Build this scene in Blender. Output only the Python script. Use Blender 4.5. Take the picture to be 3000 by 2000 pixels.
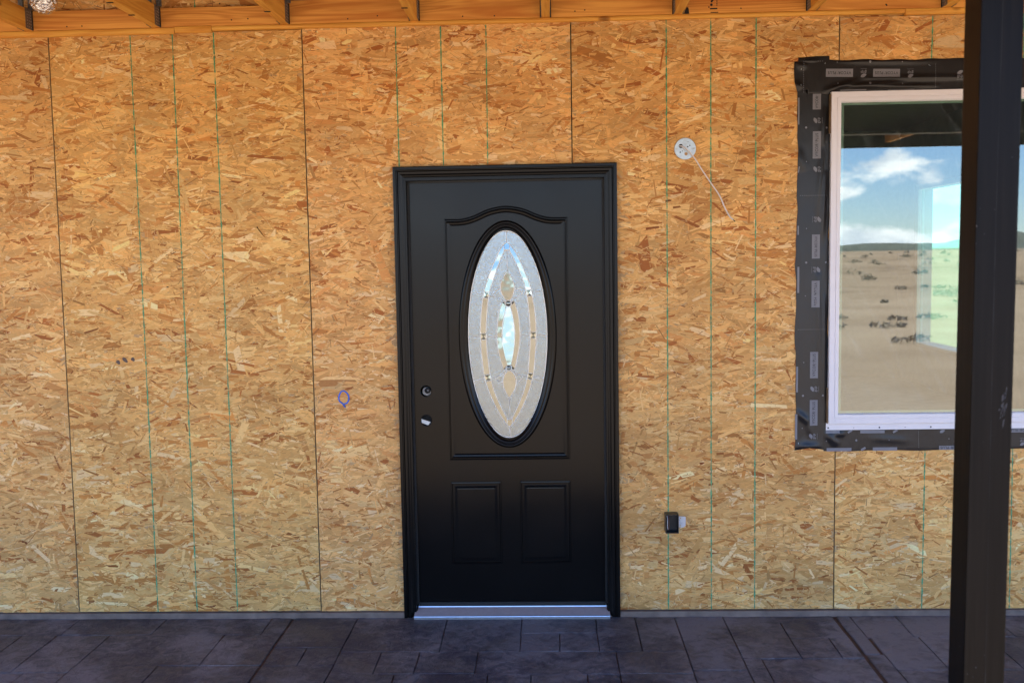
import bpy, bmesh, math, random
import numpy as np
from mathutils import Vector, Matrix, noise as mn
from mathutils.geometry import tessellate_polygon
I = 0.0254                      # everything below is written in inches
random.seed(7)
for o in list(bpy.data.objects): bpy.data.objects.remove(o)
SC = bpy.context.scene
C = SC.collection

# ------------------------------------------------------------------ camera
cam_d = bpy.data.cameras.new('camera'); cam = bpy.data.objects.new('camera', cam_d); C.objects.link(cam)
yaw, pit, rol = 0.0365, 0.0853, -0.0170
F_ = Vector((-math.sin(yaw)*math.cos(pit), math.cos(yaw)*math.cos(pit), -math.sin(pit)))
R0 = Vector((math.cos(yaw), math.sin(yaw), 0)); U0 = R0.cross(F_)
R_ = math.cos(rol)*R0 + math.sin(rol)*U0; U_ = -math.sin(rol)*R0 + math.cos(rol)*U0
M = Matrix((R_, U_, -F_)).transposed().to_4x4(); M.translation = Vector((7.578, -184.848, 66.47))*I
cam.matrix_world = M
cam_d.lens = 35.523; cam_d.sensor_width = 36; cam_d.clip_start = 0.05; cam_d.clip_end = 20000
cam_d.dof.use_dof = True; cam_d.dof.focus_distance = 4.75; cam_d.dof.aperture_fstop = 5.0
SC.camera = cam
SC.render.resolution_x = 1024; SC.render.resolution_y = 682

# ------------------------------------------------------------------ sky, sun, exposure
SUN_EL, SUN_AZ = math.radians(81), math.radians(192)      # azimuth clockwise from +Y
SC.view_settings.view_transform = 'Standard'; SC.view_settings.look = 'None'
SC.view_settings.gamma = 1; SC.view_settings.use_curve_mapping = False
SC.view_settings.exposure = 2.3
W = bpy.data.worlds.new('World'); SC.world = W; W.use_nodes = True
def build_world():
    nt = W.node_tree; N = nt.nodes; L = nt.links; N.clear()
    out = N.new('ShaderNodeOutputWorld'); bg = N.new('ShaderNodeBackground'); bg.inputs['Strength'].default_value = 0.10
    sky = N.new('ShaderNodeTexSky'); sky.sky_type = 'NISHITA'; sky.sun_disc = False
    sky.sun_elevation = SUN_EL; sky.sun_rotation = SUN_AZ; sky.altitude = 900; sky.air_density = 1.0; sky.dust_density = 0.0; sky.ozone_density = 3.0
    tc = N.new('ShaderNodeTexCoord'); sp = N.new('ShaderNodeSeparateXYZ'); L.new(tc.outputs['Generated'], sp.inputs[0])
    mp = N.new('ShaderNodeMapping'); mp.inputs['Scale'].default_value = (7, 7, 13); mp.inputs['Location'].default_value = (1.3, 0.7, 0.2)
    L.new(tc.outputs['Generated'], mp.inputs[0])
    n1 = N.new('ShaderNodeTexNoise'); n1.inputs['Scale'].default_value = 1.0; n1.inputs['Detail'].default_value = 9; n1.inputs['Roughness'].default_value = 0.55
    L.new(mp.outputs[0], n1.inputs['Vector'])
    # cumulus banks gather low over the horizon and thin out upwards, all round
    band = N.new('ShaderNodeValToRGB'); cr = band.color_ramp
    cr.elements[0].position = 0.0; cr.elements[0].color = (0.10,)*3+(1,)
    cr.elements[1].position = 1.0; cr.elements[1].color = (0.0,)*3+(1,)
    for p, v in ((0.012, 0.11), (0.030, 0.05), (0.050, 0.215), (0.078, 0.215), (0.098, 0.12), (0.25, 0.05)):
        e = cr.elements.new(p); e.color = (v, v, v, 1)
    L.new(sp.outputs['Z'], band.inputs[0])
    add = N.new('ShaderNodeMath'); add.operation = 'ADD'; L.new(n1.outputs['Fac'], add.inputs[0]); L.new(band.outputs[0], add.inputs[1])
    ms = N.new('ShaderNodeMapRange'); ms.interpolation_type = 'SMOOTHSTEP'
    ms.inputs['From Min'].default_value = 0.655; ms.inputs['From Max'].default_value = 0.73
    L.new(add.outputs[0], ms.inputs['Value'])
    n2 = N.new('ShaderNodeTexNoise'); n2.inputs['Scale'].default_value = 2.2; n2.inputs['Detail'].default_value = 6
    L.new(mp.outputs[0], n2.inputs['Vector'])
    cc = N.new('ShaderNodeValToRGB'); cc.color_ramp.elements[0].position = 0.35; cc.color_ramp.elements[0].color = (7.0, 7.8, 9.2, 1)
    cc.color_ramp.elements[1].position = 0.62; cc.color_ramp.elements[1].color = (13.0, 13.2, 13.6, 1)
    L.new(n2.outputs['Fac'], cc.inputs[0])
    mx = N.new('ShaderNodeMixRGB'); L.new(ms.outputs[0], mx.inputs['Fac']); tn = N.new('ShaderNodeMixRGB'); tn.blend_type = 'MULTIPLY'; tn.inputs[0].default_value = 1; tn.inputs[2].default_value = (0.74, 0.88, 1.14, 1)
    L.new(sky.outputs[0], tn.inputs[1]); L.new(tn.outputs[0], mx.inputs['Color1']); L.new(cc.outputs[0], mx.inputs['Color2'])
    L.new(mx.outputs[0], bg.inputs['Color']); L.new(bg.outputs[0], out.inputs[0])
build_world()
sd = bpy.data.lights.new('sun', 'SUN'); sd.energy = 4.2; sd.angle = math.radians(0.53); sd.color = (1.0, 0.95, 0.87)
sun = bpy.data.objects.new('sun', sd); C.objects.link(sun)
sv = Vector((math.sin(SUN_AZ)*math.cos(SUN_EL), math.cos(SUN_AZ)*math.cos(SUN_EL), math.sin(SUN_EL)))
sun.rotation_euler = sv.to_track_quat('Z', 'Y').to_euler(); sun.location = (0, -3, 20)

# ------------------------------------------------------------------ materials
def new_mat(name):
    m = bpy.data.materials.new(name); m.use_nodes = True
    nt = m.node_tree; return m, nt, nt.nodes, nt.links, nt.nodes['Principled BSDF']
def ramp(N, stops):
    r = N.new('ShaderNodeValToRGB'); e = r.color_ramp.elements
    e[0].position, e[0].color = stops[0][0], tuple(stops[0][1])+(1,)
    e[1].position, e[1].color = stops[-1][0], tuple(stops[-1][1])+(1,)
    for p, c in stops[1:-1]:
        k = e.new(p); k.color = tuple(c)+(1,)
    return r
def coords(N, L, scale=(1, 1, 1), kind='Object', loc=(0, 0, 0)):
    tc = N.new('ShaderNodeTexCoord'); mp = N.new('ShaderNodeMapping')
    mp.inputs['Scale'].default_value = scale; mp.inputs['Location'].default_value = loc
    L.new(tc.outputs[kind], mp.inputs[0]); return mp.outputs[0]
def nz(N, L, vec, scale, detail=5, rough=0.55, dist=0.0):
    n = N.new('ShaderNodeTexNoise'); n.inputs['Scale'].default_value = scale; n.inputs['Detail'].default_value = detail
    n.inputs['Roughness'].default_value = rough; n.inputs['Distortion'].default_value = dist
    L.new(vec, n.inputs['Vector']); return n.outputs['Fac']
def bump(N, L, fac, b, strength, dist):
    k = N.new('ShaderNodeBump'); k.inputs['Strength'].default_value = strength; k.inputs['Distance'].default_value = dist
    L.new(fac, k.inputs['Height']); L.new(k.outputs[0], b.inputs['Normal']); return k
def plain(name, col, rough=0.5, metal=0.0, spec=0.5, var=0.12, vs=9.0, bs=0.0, bscale=60, bd=0.002):
    m, nt, N, L, b = new_mat(name)
    v = coords(N, L); f = nz(N, L, v, vs)
    r = ramp(N, [(0.3, [c*(1-var) for c in col]), (0.7, [min(1, c*(1+var)) for c in col])])
    L.new(f, r.inputs[0]); L.new(r.outputs[0], b.inputs['Base Color'])
    b.inputs['Roughness'].default_value = rough; b.inputs['Metallic'].default_value = metal
    b.inputs['Specular IOR Level'].default_value = spec
    if bs: bump(N, L, nz(N, L, v, bscale, 3), b, bs, bd)
    return m
def wood(name, axis, light, dark, rough=0.6, knots=True, gs=1.0):
    m, nt, N, L, b = new_mat(name)
    sc = [26*gs]*3; sc[axis] = 1.3*gs
    oi = N.new('ShaderNodeObjectInfo'); ml = N.new('ShaderNodeVectorMath'); ml.operation = 'SCALE'
    tc = N.new('ShaderNodeTexCoord'); ad = N.new('ShaderNodeVectorMath'); ad.operation = 'ADD'
    cb = N.new('ShaderNodeCombineXYZ'); mu = N.new('ShaderNodeMath'); mu.operation = 'MULTIPLY'; mu.inputs[1].default_value = 37
    L.new(oi.outputs['Random'], mu.inputs[0])
    for i in range(3): L.new(mu.outputs[0], cb.inputs[i])
    L.new(tc.outputs['Object'], ad.inputs[0]); L.new(cb.outputs[0], ad.inputs[1])
    mp = N.new('ShaderNodeMapping'); mp.inputs['Scale'].default_value = sc; L.new(ad.outputs[0], mp.inputs[0])
    g = nz(N, L, mp.outputs[0], 1.0, 5, 0.6, 0.8)
    mp2 = N.new('ShaderNodeMapping'); s2 = [9*gs]*3; s2[axis] = 0.7*gs; mp2.inputs['Scale'].default_value = s2; L.new(ad.outputs[0], mp2.inputs[0])
    g2 = nz(N, L, mp2.outputs[0], 1.0, 2, 0.5, 1.2)
    wv = N.new('ShaderNodeMath'); wv.operation = 'MULTIPLY'; wv.inputs[1].default_value = 60; L.new(g2, wv.inputs[0])
    sn = N.new('ShaderNodeMath'); sn.operation = 'SINE'; L.new(wv.outputs[0], sn.inputs[0])
    h = N.new('ShaderNodeMath'); h.operation = 'MULTIPLY_ADD'; h.inputs[1].default_value = 0.11; L.new(sn.outputs[0], h.inputs[0]); L.new(g, h.inputs[2])
    r = ramp(N, [(0.30, dark), (0.52, [(a+c)/2 for a, c in zip(light, dark)]), (0.72, light)])
    L.new(h.outputs[0], r.inputs[0]); col = r.outputs[0]
    if knots:
        vo = N.new('ShaderNodeTexVoronoi'); vs = [9]*3; vs[axis] = 4.2
        mp3 = N.new('ShaderNodeMapping'); mp3.inputs['Scale'].default_value = vs; L.new(ad.outputs[0], mp3.inputs[0]); L.new(mp3.outputs[0], vo.inputs['Vector']); vo.inputs['Scale'].default_value = 1
        kr = ramp(N, [(0.05, (0.35, 0.30, 0.28)), (0.10, (0.6, 0.5, 0.45)), (0.14, (1, 1, 1))]); L.new(vo.outputs['Distance'], kr.inputs[0])
        mx = N.new('ShaderNodeMixRGB'); mx.blend_type = 'MULTIPLY'; mx.inputs[0].default_value = 1; L.new(col, mx.inputs[1]); L.new(kr.outputs[0], mx.inputs[2]); col = mx.outputs[0]
    L.new(col, b.inputs['Base Color']); b.inputs['Roughness'].default_value = rough; b.inputs['Specular IOR Level'].default_value = 0.3
    bump(N, L, g, b, 0.15, 0.002)
    return m
def m_strand():
    m, nt, N, L, b = new_mat('osb_strands')
    at = N.new('ShaderNodeAttribute'); at.attribute_name = 'tint'
    v = coords(N, L, (60, 60, 260)); f = nz(N, L, v, 1.0, 4, 0.6)
    r = ramp(N, [(0.25, (0.80, 0.77, 0.74)), (0.6, (1.0, 1.0, 1.0)), (0.8, (1.09, 1.09, 1.09))]); L.new(f, r.inputs[0])
    mx = N.new('ShaderNodeMixRGB'); mx.blend_type = 'MULTIPLY'; mx.inputs[0].default_value = 1
    L.new(at.outputs['Color'], mx.inputs[1]); L.new(r.outputs[0], mx.inputs[2])
    L.new(mx.outputs[0], b.inputs['Base Color']); b.inputs['Roughness'].default_value = 0.62; b.inputs['Specular IOR Level'].default_value = 0.3
    bump(N, L, f, b, 0.25, 0.001)
    return m
def m_door(name, rough=0.33):
    m, nt, N, L, b = new_mat(name)
    v = coords(N, L, (1, 1, 1)); f = nz(N, L, v, 3.0, 6)
    r = ramp(N, [(0.3, (0.0030, 0.0028, 0.0028)), (0.7, (0.0045, 0.0041, 0.0040))]); L.new(f, r.inputs[0]); L.new(r.outputs[0], b.inputs['Base Color'])
    rr = N.new('ShaderNodeMapRange'); rr.inputs['To Min'].default_value = rough-0.05; rr.inputs['To Max'].default_value = rough+0.06; L.new(f, rr.inputs['Value'])
    L.new(rr.outputs[0], b.inputs['Roughness']); b.inputs['Specular IOR Level'].default_value = 0.19
    bump(N, L, nz(N, L, v, 420, 2), b, 0.06, 0.0006)
    return m
def m_glass(name, k, tint, rough=0.0, haze=0.0, bumps=None, hazecol=(0.8, 0.85, 0.9)):
    m, nt, N, L, b = new_mat(name); N.remove(b); out = N['Material Output']
    fr = N.new('ShaderNodeFresnel'); fr.inputs['IOR'].default_value = 1.5
    mu = N.new('ShaderNodeMath'); mu.operation = 'MULTIPLY'; mu.use_clamp = True; mu.inputs[1].default_value = k; L.new(fr.outputs[0], mu.inputs[0])
    ge = N.new('ShaderNodeNewGeometry'); om = N.new('ShaderNodeMath'); om.operation = 'SUBTRACT'; om.inputs[0].default_value = 1; L.new(ge.outputs['Backfacing'], om.inputs[1])
    m1 = N.new('ShaderNodeMath'); m1.operation = 'MULTIPLY'; L.new(mu.outputs[0], m1.inputs[0]); L.new(om.outputs[0], m1.inputs[1]); mu = m1
    tr = N.new('ShaderNodeBsdfTransparent'); tr.inputs[0].default_value = tuple(tint)+(1,)
    gl = N.new('ShaderNodeBsdfGlossy'); gl.inputs['Roughness'].default_value = rough; gl.inputs['Color'].default_value = (0.91, 0.97, 0.91, 1)
    mx = N.new('ShaderNodeMixShader'); L.new(mu.outputs[0], mx.inputs[0]); L.new(tr.outputs[0], mx.inputs[1]); L.new(gl.outputs[0], mx.inputs[2])
    last = mx.outputs[0]
    if bumps:
        v = coords(N, L); kb = N.new('ShaderNodeBump'); kb.inputs['Strength'].default_value = bumps[1]; kb.inputs['Distance'].default_value = bumps[2]
        L.new(nz(N, L, v, bumps[0], 2), kb.inputs['Height']); L.new(kb.outputs[0], gl.inputs['Normal']); L.new(kb.outputs[0], fr.inputs['Normal'])
    if haze:
        df = N.new('ShaderNodeBsdfDiffuse'); df.inputs[0].default_value = tuple(hazecol)+(1,)
        m2 = N.new('ShaderNodeMixShader'); m2.inputs[0].default_value = haze
        # wipe marks left on the pane
        v = coords(N, L, (9, 9, 2.2)); rt = N.new('ShaderNodeVectorRotate'); rt.rotation_type = 'Y_AXIS'; rt.inputs['Angle'].default_value = 0.5
        tc = N.new('ShaderNodeTexCoord'); L.new(tc.outputs['Object'], rt.inputs['Vector'])
        mp = N.new('ShaderNodeMapping'); mp.inputs['Scale'].default_value = (34, 1, 5); L.new(rt.outputs[0], mp.inputs[0])
        f = nz(N, L, mp.outputs[0], 1.0, 3, 0.6); r = ramp(N, [(0.52, (0.012,)*3), (0.80, (haze,)*3)]); L.new(f, r.inputs[0])
        L.new(r.outputs[0], m2.inputs[0]); L.new(last, m2.inputs[1]); L.new(df.outputs[0], m2.inputs[2]); last = m2.outputs[0]
    L.new(last, out.inputs['Surface']); return m
def m_textured_glass():
    m, nt, N, L, b = new_mat('pebbled_glass'); N.remove(b); out = N['Material Output']
    v = coords(N, L); kb = N.new('ShaderNodeBump'); kb.inputs['Strength'].default_value = 0.34; kb.inputs['Distance'].default_value = 0.003
    L.new(nz(N, L, v, 140, 2, 0.5, 0.6), kb.inputs['Height'])
    gl = N.new('ShaderNodeBsdfGlossy'); gl.inputs['Roughness'].default_value = 0.06; gl.inputs['Color'].default_value = (0.80, 0.92, 0.99, 1); L.new(kb.outputs[0], gl.inputs['Normal'])
    tr = N.new('ShaderNodeBsdfTransparent'); tr.inputs[0].default_value = (0.5, 0.52, 0.52, 1)
    df = N.new('ShaderNodeBsdfDiffuse'); df.inputs[0].default_value = (0.50, 0.54, 0.55, 1); L.new(kb.outputs[0], df.inputs['Normal'])
    a = N.new('ShaderNodeMixShader'); a.inputs[0].default_value = 0.20; L.new(tr.outputs[0], a.inputs[1]); L.new(df.outputs[0], a.inputs[2])
    c = N.new('ShaderNodeMixShader'); vf = nz(N, L, v, 190, 3, 0.65, 0.8); vr = N.new('ShaderNodeMapRange'); vr.inputs['From Min'].default_value = 0.32; vr.inputs['From Max'].default_value = 0.68  # noise in the gloss mix paints sparkle into the pebbled glass
    vr.inputs['To Min'].default_value = 0.12; vr.inputs['To Max'].default_value = 0.27; L.new(vf, vr.inputs['Value']); L.new(vr.outputs[0], c.inputs[0]); L.new(a.outputs[0], c.inputs[1]); L.new(gl.outputs[0], c.inputs[2])
    L.new(c.outputs[0], out.inputs['Surface']); return m
def m_stone():
    m, nt, N, L, b = new_mat('stamped_concrete')
    geo = N.new('ShaderNodeNewGeometry'); P = geo.outputs['Position']
    f = nz(N, L, P, 2.6, 9, 0.68, 0.9); f2 = nz(N, L, P, 15, 8, 0.70, 1.2); f4 = nz(N, L, P, 1.7, 4, 0.6, 0.4)
    hue = ramp(N, [(0.43, (0.036, 0.031, 0.047)), (0.57, (0.092, 0.074, 0.066))])
    hm = N.new('ShaderNodeMath'); hm.operation = 'MULTIPLY_ADD'; hm.inputs[1].default_value = 0.35; L.new(f2, hm.inputs[0])
    hs = N.new('ShaderNodeMath'); hs.operation = 'MULTIPLY'; hs.inputs[1].default_value = 0.65; L.new(f, hs.inputs[0]); L.new(hs.outputs[0], hm.inputs[2]); L.new(hm.outputs[0], hue.inputs[0])
    # worn, dusty patches where the release powder was rubbed off
    ad = N.new('ShaderNodeMath'); ad.operation = 'MULTIPLY_ADD'; ad.inputs[1].default_value = 0.6; L.new(f2, ad.inputs[0]); L.new(f4, ad.inputs[2])
    wr = ramp(N, [(0.70, (0, 0, 0)), (0.80, (0.30, 0.30, 0.30)), (0.91, (0.9, 0.9, 0.9))]); L.new(ad.outputs[0], wr.inputs[0])
    mx = N.new('ShaderNodeMixRGB'); L.new(wr.outputs[0], mx.inputs[0]); L.new(hue.outputs[0], mx.inputs[1]); mx.inputs[2].default_value = (0.185, 0.165, 0.175, 1)
    oi = N.new('ShaderNodeObjectInfo'); rr = ramp(N, [(0, (0.90, 0.90, 0.92)), (1, (1.1, 1.08, 1.06))]); L.new(oi.outputs['Random'], rr.inputs[0])
    m2 = N.new('ShaderNodeMixRGB'); m2.blend_type = 'MULTIPLY'; m2.inputs[0].default_value = 1; L.new(mx.outputs[0], m2.inputs[1]); L.new(rr.outputs[0], m2.inputs[2])
    L.new(m2.outputs[0], b.inputs['Base Color'])
    q = N.new('ShaderNodeMapRange'); q.inputs['To Min'].default_value = 0.50; q.inputs['To Max'].default_value = 0.78; L.new(f2, q.inputs['Value']); L.new(q.outputs[0], b.inputs['Roughness'])
    bump(N, L, nz(N, L, P, 26, 8, 0.66, 1.0), b, 1.0, 0.013)
    return m
def m_sand():
    m, nt, N, L, b = new_mat('desert_sand')
    geo = N.new('ShaderNodeNewGeometry')
    f = nz(N, L, geo.outputs['Position'], 0.35, 9, 0.65, 0.4); f2 = nz(N, L, geo.outputs['Position'], 0.02, 5, 0.6)
    ad = N.new('ShaderNodeMath'); ad.operation = 'ADD'; L.new(f, ad.inputs[0]); L.new(f2, ad.inputs[1])
    r = ramp(N, [(0.36, (0.17, 0.12, 0.075)), (0.47, (0.30, 0.22, 0.145)), (0.62, (0.38, 0.29, 0.20))])
    h = N.new('ShaderNodeMath'); h.operation = 'MULTIPLY'; h.inputs[1].default_value = 0.5; L.new(ad.outputs[0], h.inputs[0]); L.new(h.outputs[0], r.inputs[0])
    L.new(r.outputs[0], b.inputs['Base Color']); b.inputs['Roughness'].default_value = 0.95; b.inputs['Specular IOR Level'].default_value = 0.1
    bump(N, L, nz(N, L, geo.outputs['Position'], 9, 8, 0.7), b, 0.8, 0.05)
    return m
def m_tape():
    m, nt, N, L, b = new_mat('black_flashing_film')
    v = coords(N, L); f = nz(N, L, v, 7, 6)
    r = ramp(N, [(0.3, (0.0075, 0.007, 0.0075)), (0.7, (0.013, 0.012, 0.0125))]); L.new(f, r.inputs[0]); L.new(r.outputs[0], b.inputs['Base Color'])
    b.inputs['Roughness'].default_value = 0.33; b.inputs['Specular IOR Level'].default_value = 0.40
    v2 = coords(N, L, (1, 1, 0.35)); bump(N, L, nz(N, L, v2, 26, 4, 0.5, 1.0), b, 0.35, 0.006)
    return m
def m_post():
    m, nt, N, L, b = new_mat('dark_stained_post')
    v = coords(N, L, (90, 90, 2.5)); f = nz(N, L, v, 1.0, 6, 0.6)
    r = ramp(N, [(0.3, (0.0028, 0.0024, 0.0022)), (0.75, (0.0075, 0.006, 0.005))]); L.new(f, r.inputs[0])
    # dried splashes and scuffs
    v3 = coords(N, L); vo = N.new('ShaderNodeTexVoronoi'); vo.inputs['Scale'].default_value = 55; L.new(v3, vo.inputs['Vector'])
    big = nz(N, L, v3, 4.5, 2)
    a = ramp(N, [(0.045, (1, 1, 1)), (0.085, (0, 0, 0))]); L.new(vo.outputs['Distance'], a.inputs[0])
    c = ramp(N, [(0.56, (0, 0, 0)), (0.64, (0.5, 0.5, 0.5))]); L.new(big, c.inputs[0])
    mm = N.new('ShaderNodeMixRGB'); mm.blend_type = 'MULTIPLY'; mm.inputs[0].default_value = 1; L.new(a.outputs[0], mm.inputs[1]); L.new(c.outputs[0], mm.inputs[2])
    mx = N.new('ShaderNodeMixRGB'); L.new(mm.outputs[0], mx.inputs[0]); L.new(r.outputs[0], mx.inputs[1]); mx.inputs[2].default_value = (0.25, 0.25, 0.27, 1)
    L.new(mx.outputs[0], b.inputs['Base Color']); b.inputs['Roughness'].default_value = 0.42; b.inputs['Specular IOR Level'].default_value = 0.115
    bump(N, L, f, b, 0.25, 0.0012)
    return m
MAT = dict(
    strand=m_strand(),
    osb=plain('osb_core', (0.50, 0.30, 0.13), 0.75, var=0.25, vs=30),
    paint_green=plain('green_line_paint', (0.085, 0.29, 0.13), 0.7, var=0.55, vs=120),
    green_edge=plain('green_edge_paint', (0.012, 0.045, 0.022), 0.8, var=0.5, vs=60),
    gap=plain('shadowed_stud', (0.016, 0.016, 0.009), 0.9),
    blue=plain('blue_marker', (0.01, 0.12, 0.60), 0.6, var=0.2, vs=90),
    smudge=plain('grey_smudge', (0.12, 0.085, 0.065), 0.8, var=0.3, vs=200),
    joist=wood('joist_pine', 1, (0.78, 0.42, 0.078), (0.60, 0.26, 0.038)),
    board=wood('ledger_fir', 0, (0.80, 0.38, 0.080), (0.54, 0.19, 0.032)),
    strip=wood('nailer_pine', 0, (0.80, 0.42, 0.078), (0.62, 0.26, 0.038)),
    dwood=m_post(),
    door=m_door('black_door_paint', 0.20), trim=m_door('black_trim_paint', 0.24),
    seal=plain('black_rubber', (0.006, 0.006, 0.006), 0.6),
    alu=plain('mill_aluminium', (0.62, 0.63, 0.66), 0.32, 1.0, var=0.08, vs=40),
    sill=plain('brown_sill_deck', (0.40, 0.34, 0.335), 0.45, 0.4, var=0.06, vs=50),
    came=plain('zinc_came', (0.88, 0.84, 0.76), 0.30, 0.15, var=0.08, vs=40),
    galv=plain('galvanised_steel', (0.52, 0.54, 0.56), 0.38, 0.9, var=0.2, vs=90),
    galvd=plain('dull_hanger_steel', (0.20, 0.20, 0.20), 0.5, 0.7, var=0.35, vs=120),
    zinc=plain('bright_zinc_box', (0.54, 0.63, 0.70), 0.34, 0.45, var=0.1, vs=60),
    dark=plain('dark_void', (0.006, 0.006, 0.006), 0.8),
    black=plain('black_plastic', (0.010, 0.010, 0.011), 0.42),
    cable=plain('white_cable_sheath', (0.66, 0.60, 0.57), 0.45, var=0.08),
    copper=plain('brown_wire', (0.16, 0.05, 0.025), 0.5),
    vinyl=plain('white_vinyl', (0.74, 0.71, 0.73), 0.38, var=0.03),
    bronze=plain('brown_adhesive', (0.13, 0.075, 0.03), 0.6, var=0.4, vs=40),
    spacer=plain('grey_spacer', (0.30, 0.34, 0.32), 0.5),
    tape=m_tape(),
    print=plain('pale_grey_print', (0.17, 0.17, 0.19), 0.5, var=0.06, vs=40),
    ink=plain('dark_ink', (0.008, 0.008, 0.009), 0.5),
    glass=m_glass('window_glass', 4.9, (0.84, 0.93, 0.86), 0.0, 0.06),
    bevel=m_glass('bevelled_glass', 7.0, (0.62, 0.64, 0.62), 0.05, bumps=(9, 0.16, 0.012)),
    pebble=m_textured_glass(),
    stone=m_stone(),
    joint=plain('joint_bed', (0.085, 0.045, 0.028), 0.85, var=0.5, vs=14),
    curb=plain('grey_concrete', (0.17, 0.12, 0.092), 0.85, var=0.3, vs=14, bs=0.3),
    sand=m_sand(),
    scrub=plain('dry_scrub', (0.27, 0.235, 0.16), 0.9, var=0.45, vs=3),
    brush=plain('dead_brush', (0.30, 0.245, 0.17), 0.9, var=0.4, vs=3),
    hill=plain('hill_scrub', (0.085, 0.095, 0.07), 0.95, var=0.35, vs=0.02),
    inner=plain('bare_interior', (0.34, 0.27, 0.19), 0.85, var=0.15),
    reveal=plain('white_reveal', (0.72, 0.72, 0.68), 0.7, var=0.03),
    slabin=plain('interior_slab', (0.28, 0.27, 0.25), 0.7, var=0.15),
    roof=plain('roof_sheet', (0.20, 0.12, 0.07), 0.8),
    foil=plain('crinkled_foil', (0.80, 0.80, 0.82), 0.12, 1.0, var=0.05, bs=0.9, bscale=70, bd=0.01),
)

# ------------------------------------------------------------------ object helpers
LOC = {}
def tag(o, label=None, cat=None, group=None, kind=None):
    if label: o['label'] = label
    if cat: o['category'] = cat
    if group: o['group'] = group
    if kind: o['kind'] = kind
    return o
def thing(name, label, cat, loc, group=None):
    o = bpy.data.objects.new(name, None); C.objects.link(o); o.empty_display_size = 0.1
    o.location = Vector(loc)*I; LOC[o.name] = Vector(loc)
    return tag(o, label, cat, group)
class MB:
    """collects faces in inches (scene coordinates) and links them as one mesh object"""
    def __init__(s): s.v = []; s.f = []; s.m = []; s.sm = []
    def add(s, vs, fs, mi=0, smooth=False):
        b = len(s.v); s.v += [tuple(p) for p in vs]; s.f += [tuple(b+i for i in f) for f in fs]; s.m += [mi]*len(fs); s.sm += [smooth]*len(fs); return s
    def box(s, x0, x1, y0, y1, z0, z1, mi=0, bev=0.0):
        if bev:
            bm = bmesh.new(); bmesh.ops.create_cube(bm, size=1)
            for v in bm.verts: v.co = Vector(((x0+x1)/2+v.co.x*(x1-x0), (y0+y1)/2+v.co.y*(y1-y0), (z0+z1)/2+v.co.z*(z1-z0)))
            bmesh.ops.bevel(bm, geom=bm.edges[:], offset=bev, segments=2, affect='EDGES', profile=0.6)
            bm.verts.index_update(); s.add([v.co[:] for v in bm.verts], [[v.index for v in f.verts] for f in bm.faces], mi); bm.free(); return s
        vs = [(x, y, z) for z in (z0, z1) for y in (y0, y1) for x in (x0, x1)]
        return s.add(vs, [(0, 2, 3, 1), (4, 5, 7, 6), (0, 1, 5, 4), (2, 6, 7, 3), (0, 4, 6, 2), (1, 3, 7, 5)], mi)
    def tube(s, pts, r, n=8, mi=0, flat=1.0, closed=False, taper=None):
        pts = [Vector(p) for p in pts]; rings = []; k = len(pts)
        for i, p in enumerate(pts):
            a = pts[(i-1) % k] if (closed or i > 0) else p; c = pts[(i+1) % k] if (closed or i < k-1) else p
            t = (c-a).normalized(); ref = Vector((0, 1, 0)) if abs(t.y) < 0.9 else Vector((1, 0, 0))
            u = t.cross(ref).normalized(); w = u.cross(t).normalized(); rr = r*(taper[i] if taper else 1)
            rings.append([p+u*math.cos(2*math.pi*j/n)*rr + w*math.sin(2*math.pi*j/n)*rr*flat for j in range(n)])
        b = [q for g in rings for q in g]; fs = []
        for i in range(k if closed else k-1):
            for j in range(n): fs.append((i*n+j, i*n+(j+1) % n, ((i+1) % k)*n+(j+1) % n, ((i+1) % k)*n+j))
        if not closed: fs += [tuple(range(n))[::-1], tuple((k-1)*n+j for j in range(n))]
        return s.add(b, fs, mi, True)
    def plate(s, loops, y0, y1, mi=0):
        """loops in (x, z): outline first, then holes; extruded from y0 (front) to y1 (back)"""
        flat = [p for lp in loops for p in lp]; n = len(flat)
        tris = tessellate_polygon([[Vector((p[0], p[1], 0)) for p in lp] for lp in loops])
        vs = [(p[0], y0, p[1]) for p in flat]+[(p[0], y1, p[1]) for p in flat]; fs = []
        for t in tris:
            a, b_, c = (Vector((flat[i][0], flat[i][1])) for i in t)
            ar = (b_-a).x*(c-a).y-(b_-a).y*(c-a).x
            if abs(ar) < 1e-12: continue
            q = t if ar > 0 else t[::-1]
            fs.append(tuple(q)); fs.append(tuple(n+i for i in q[::-1]))
        o = 0
        for lp in loops:
            k = len(lp)
            for i in range(k): fs.append((o+i, o+(i+1) % k, n+o+(i+1) % k, n+o+i))
            o += k
        return s.add(vs, fs, mi)
    def build(s, name, mats, parent=None, org=None, kind=None, label=None, smooth=False, local=False):
        base = Vector((0, 0, 0)); q = parent
        while q is not None:
            base += LOC[q.name]; q = q.parent
        org = Vector(org) if org else Vector((0, 0, 0))
        off = Vector((0, 0, 0)) if local else base+org
        me = bpy.data.meshes.new(name)
        me.from_pydata([tuple((Vector(p)-off)*I) for p in s.v], [], s.f)
        for m in (mats if isinstance(mats, (list, tuple)) else [mats]): me.materials.append(m)
        me.polygons.foreach_set('material_index', s.m); me.polygons.foreach_set('use_smooth', [smooth or x for x in s.sm]); me.update()
        o = bpy.data.objects.new(name, me); C.objects.link(o); o.location = org*I; LOC[o.name] = org
        if parent: o.parent = parent
        if kind: o['kind'] = kind
        if label: o['label'] = label
        return o
def fix_normals(o):
    bm = bmesh.new(); bm.from_mesh(o.data); bmesh.ops.recalc_face_normals(bm, faces=bm.faces[:]); bm.to_mesh(o.data); bm.free(); return o
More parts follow.
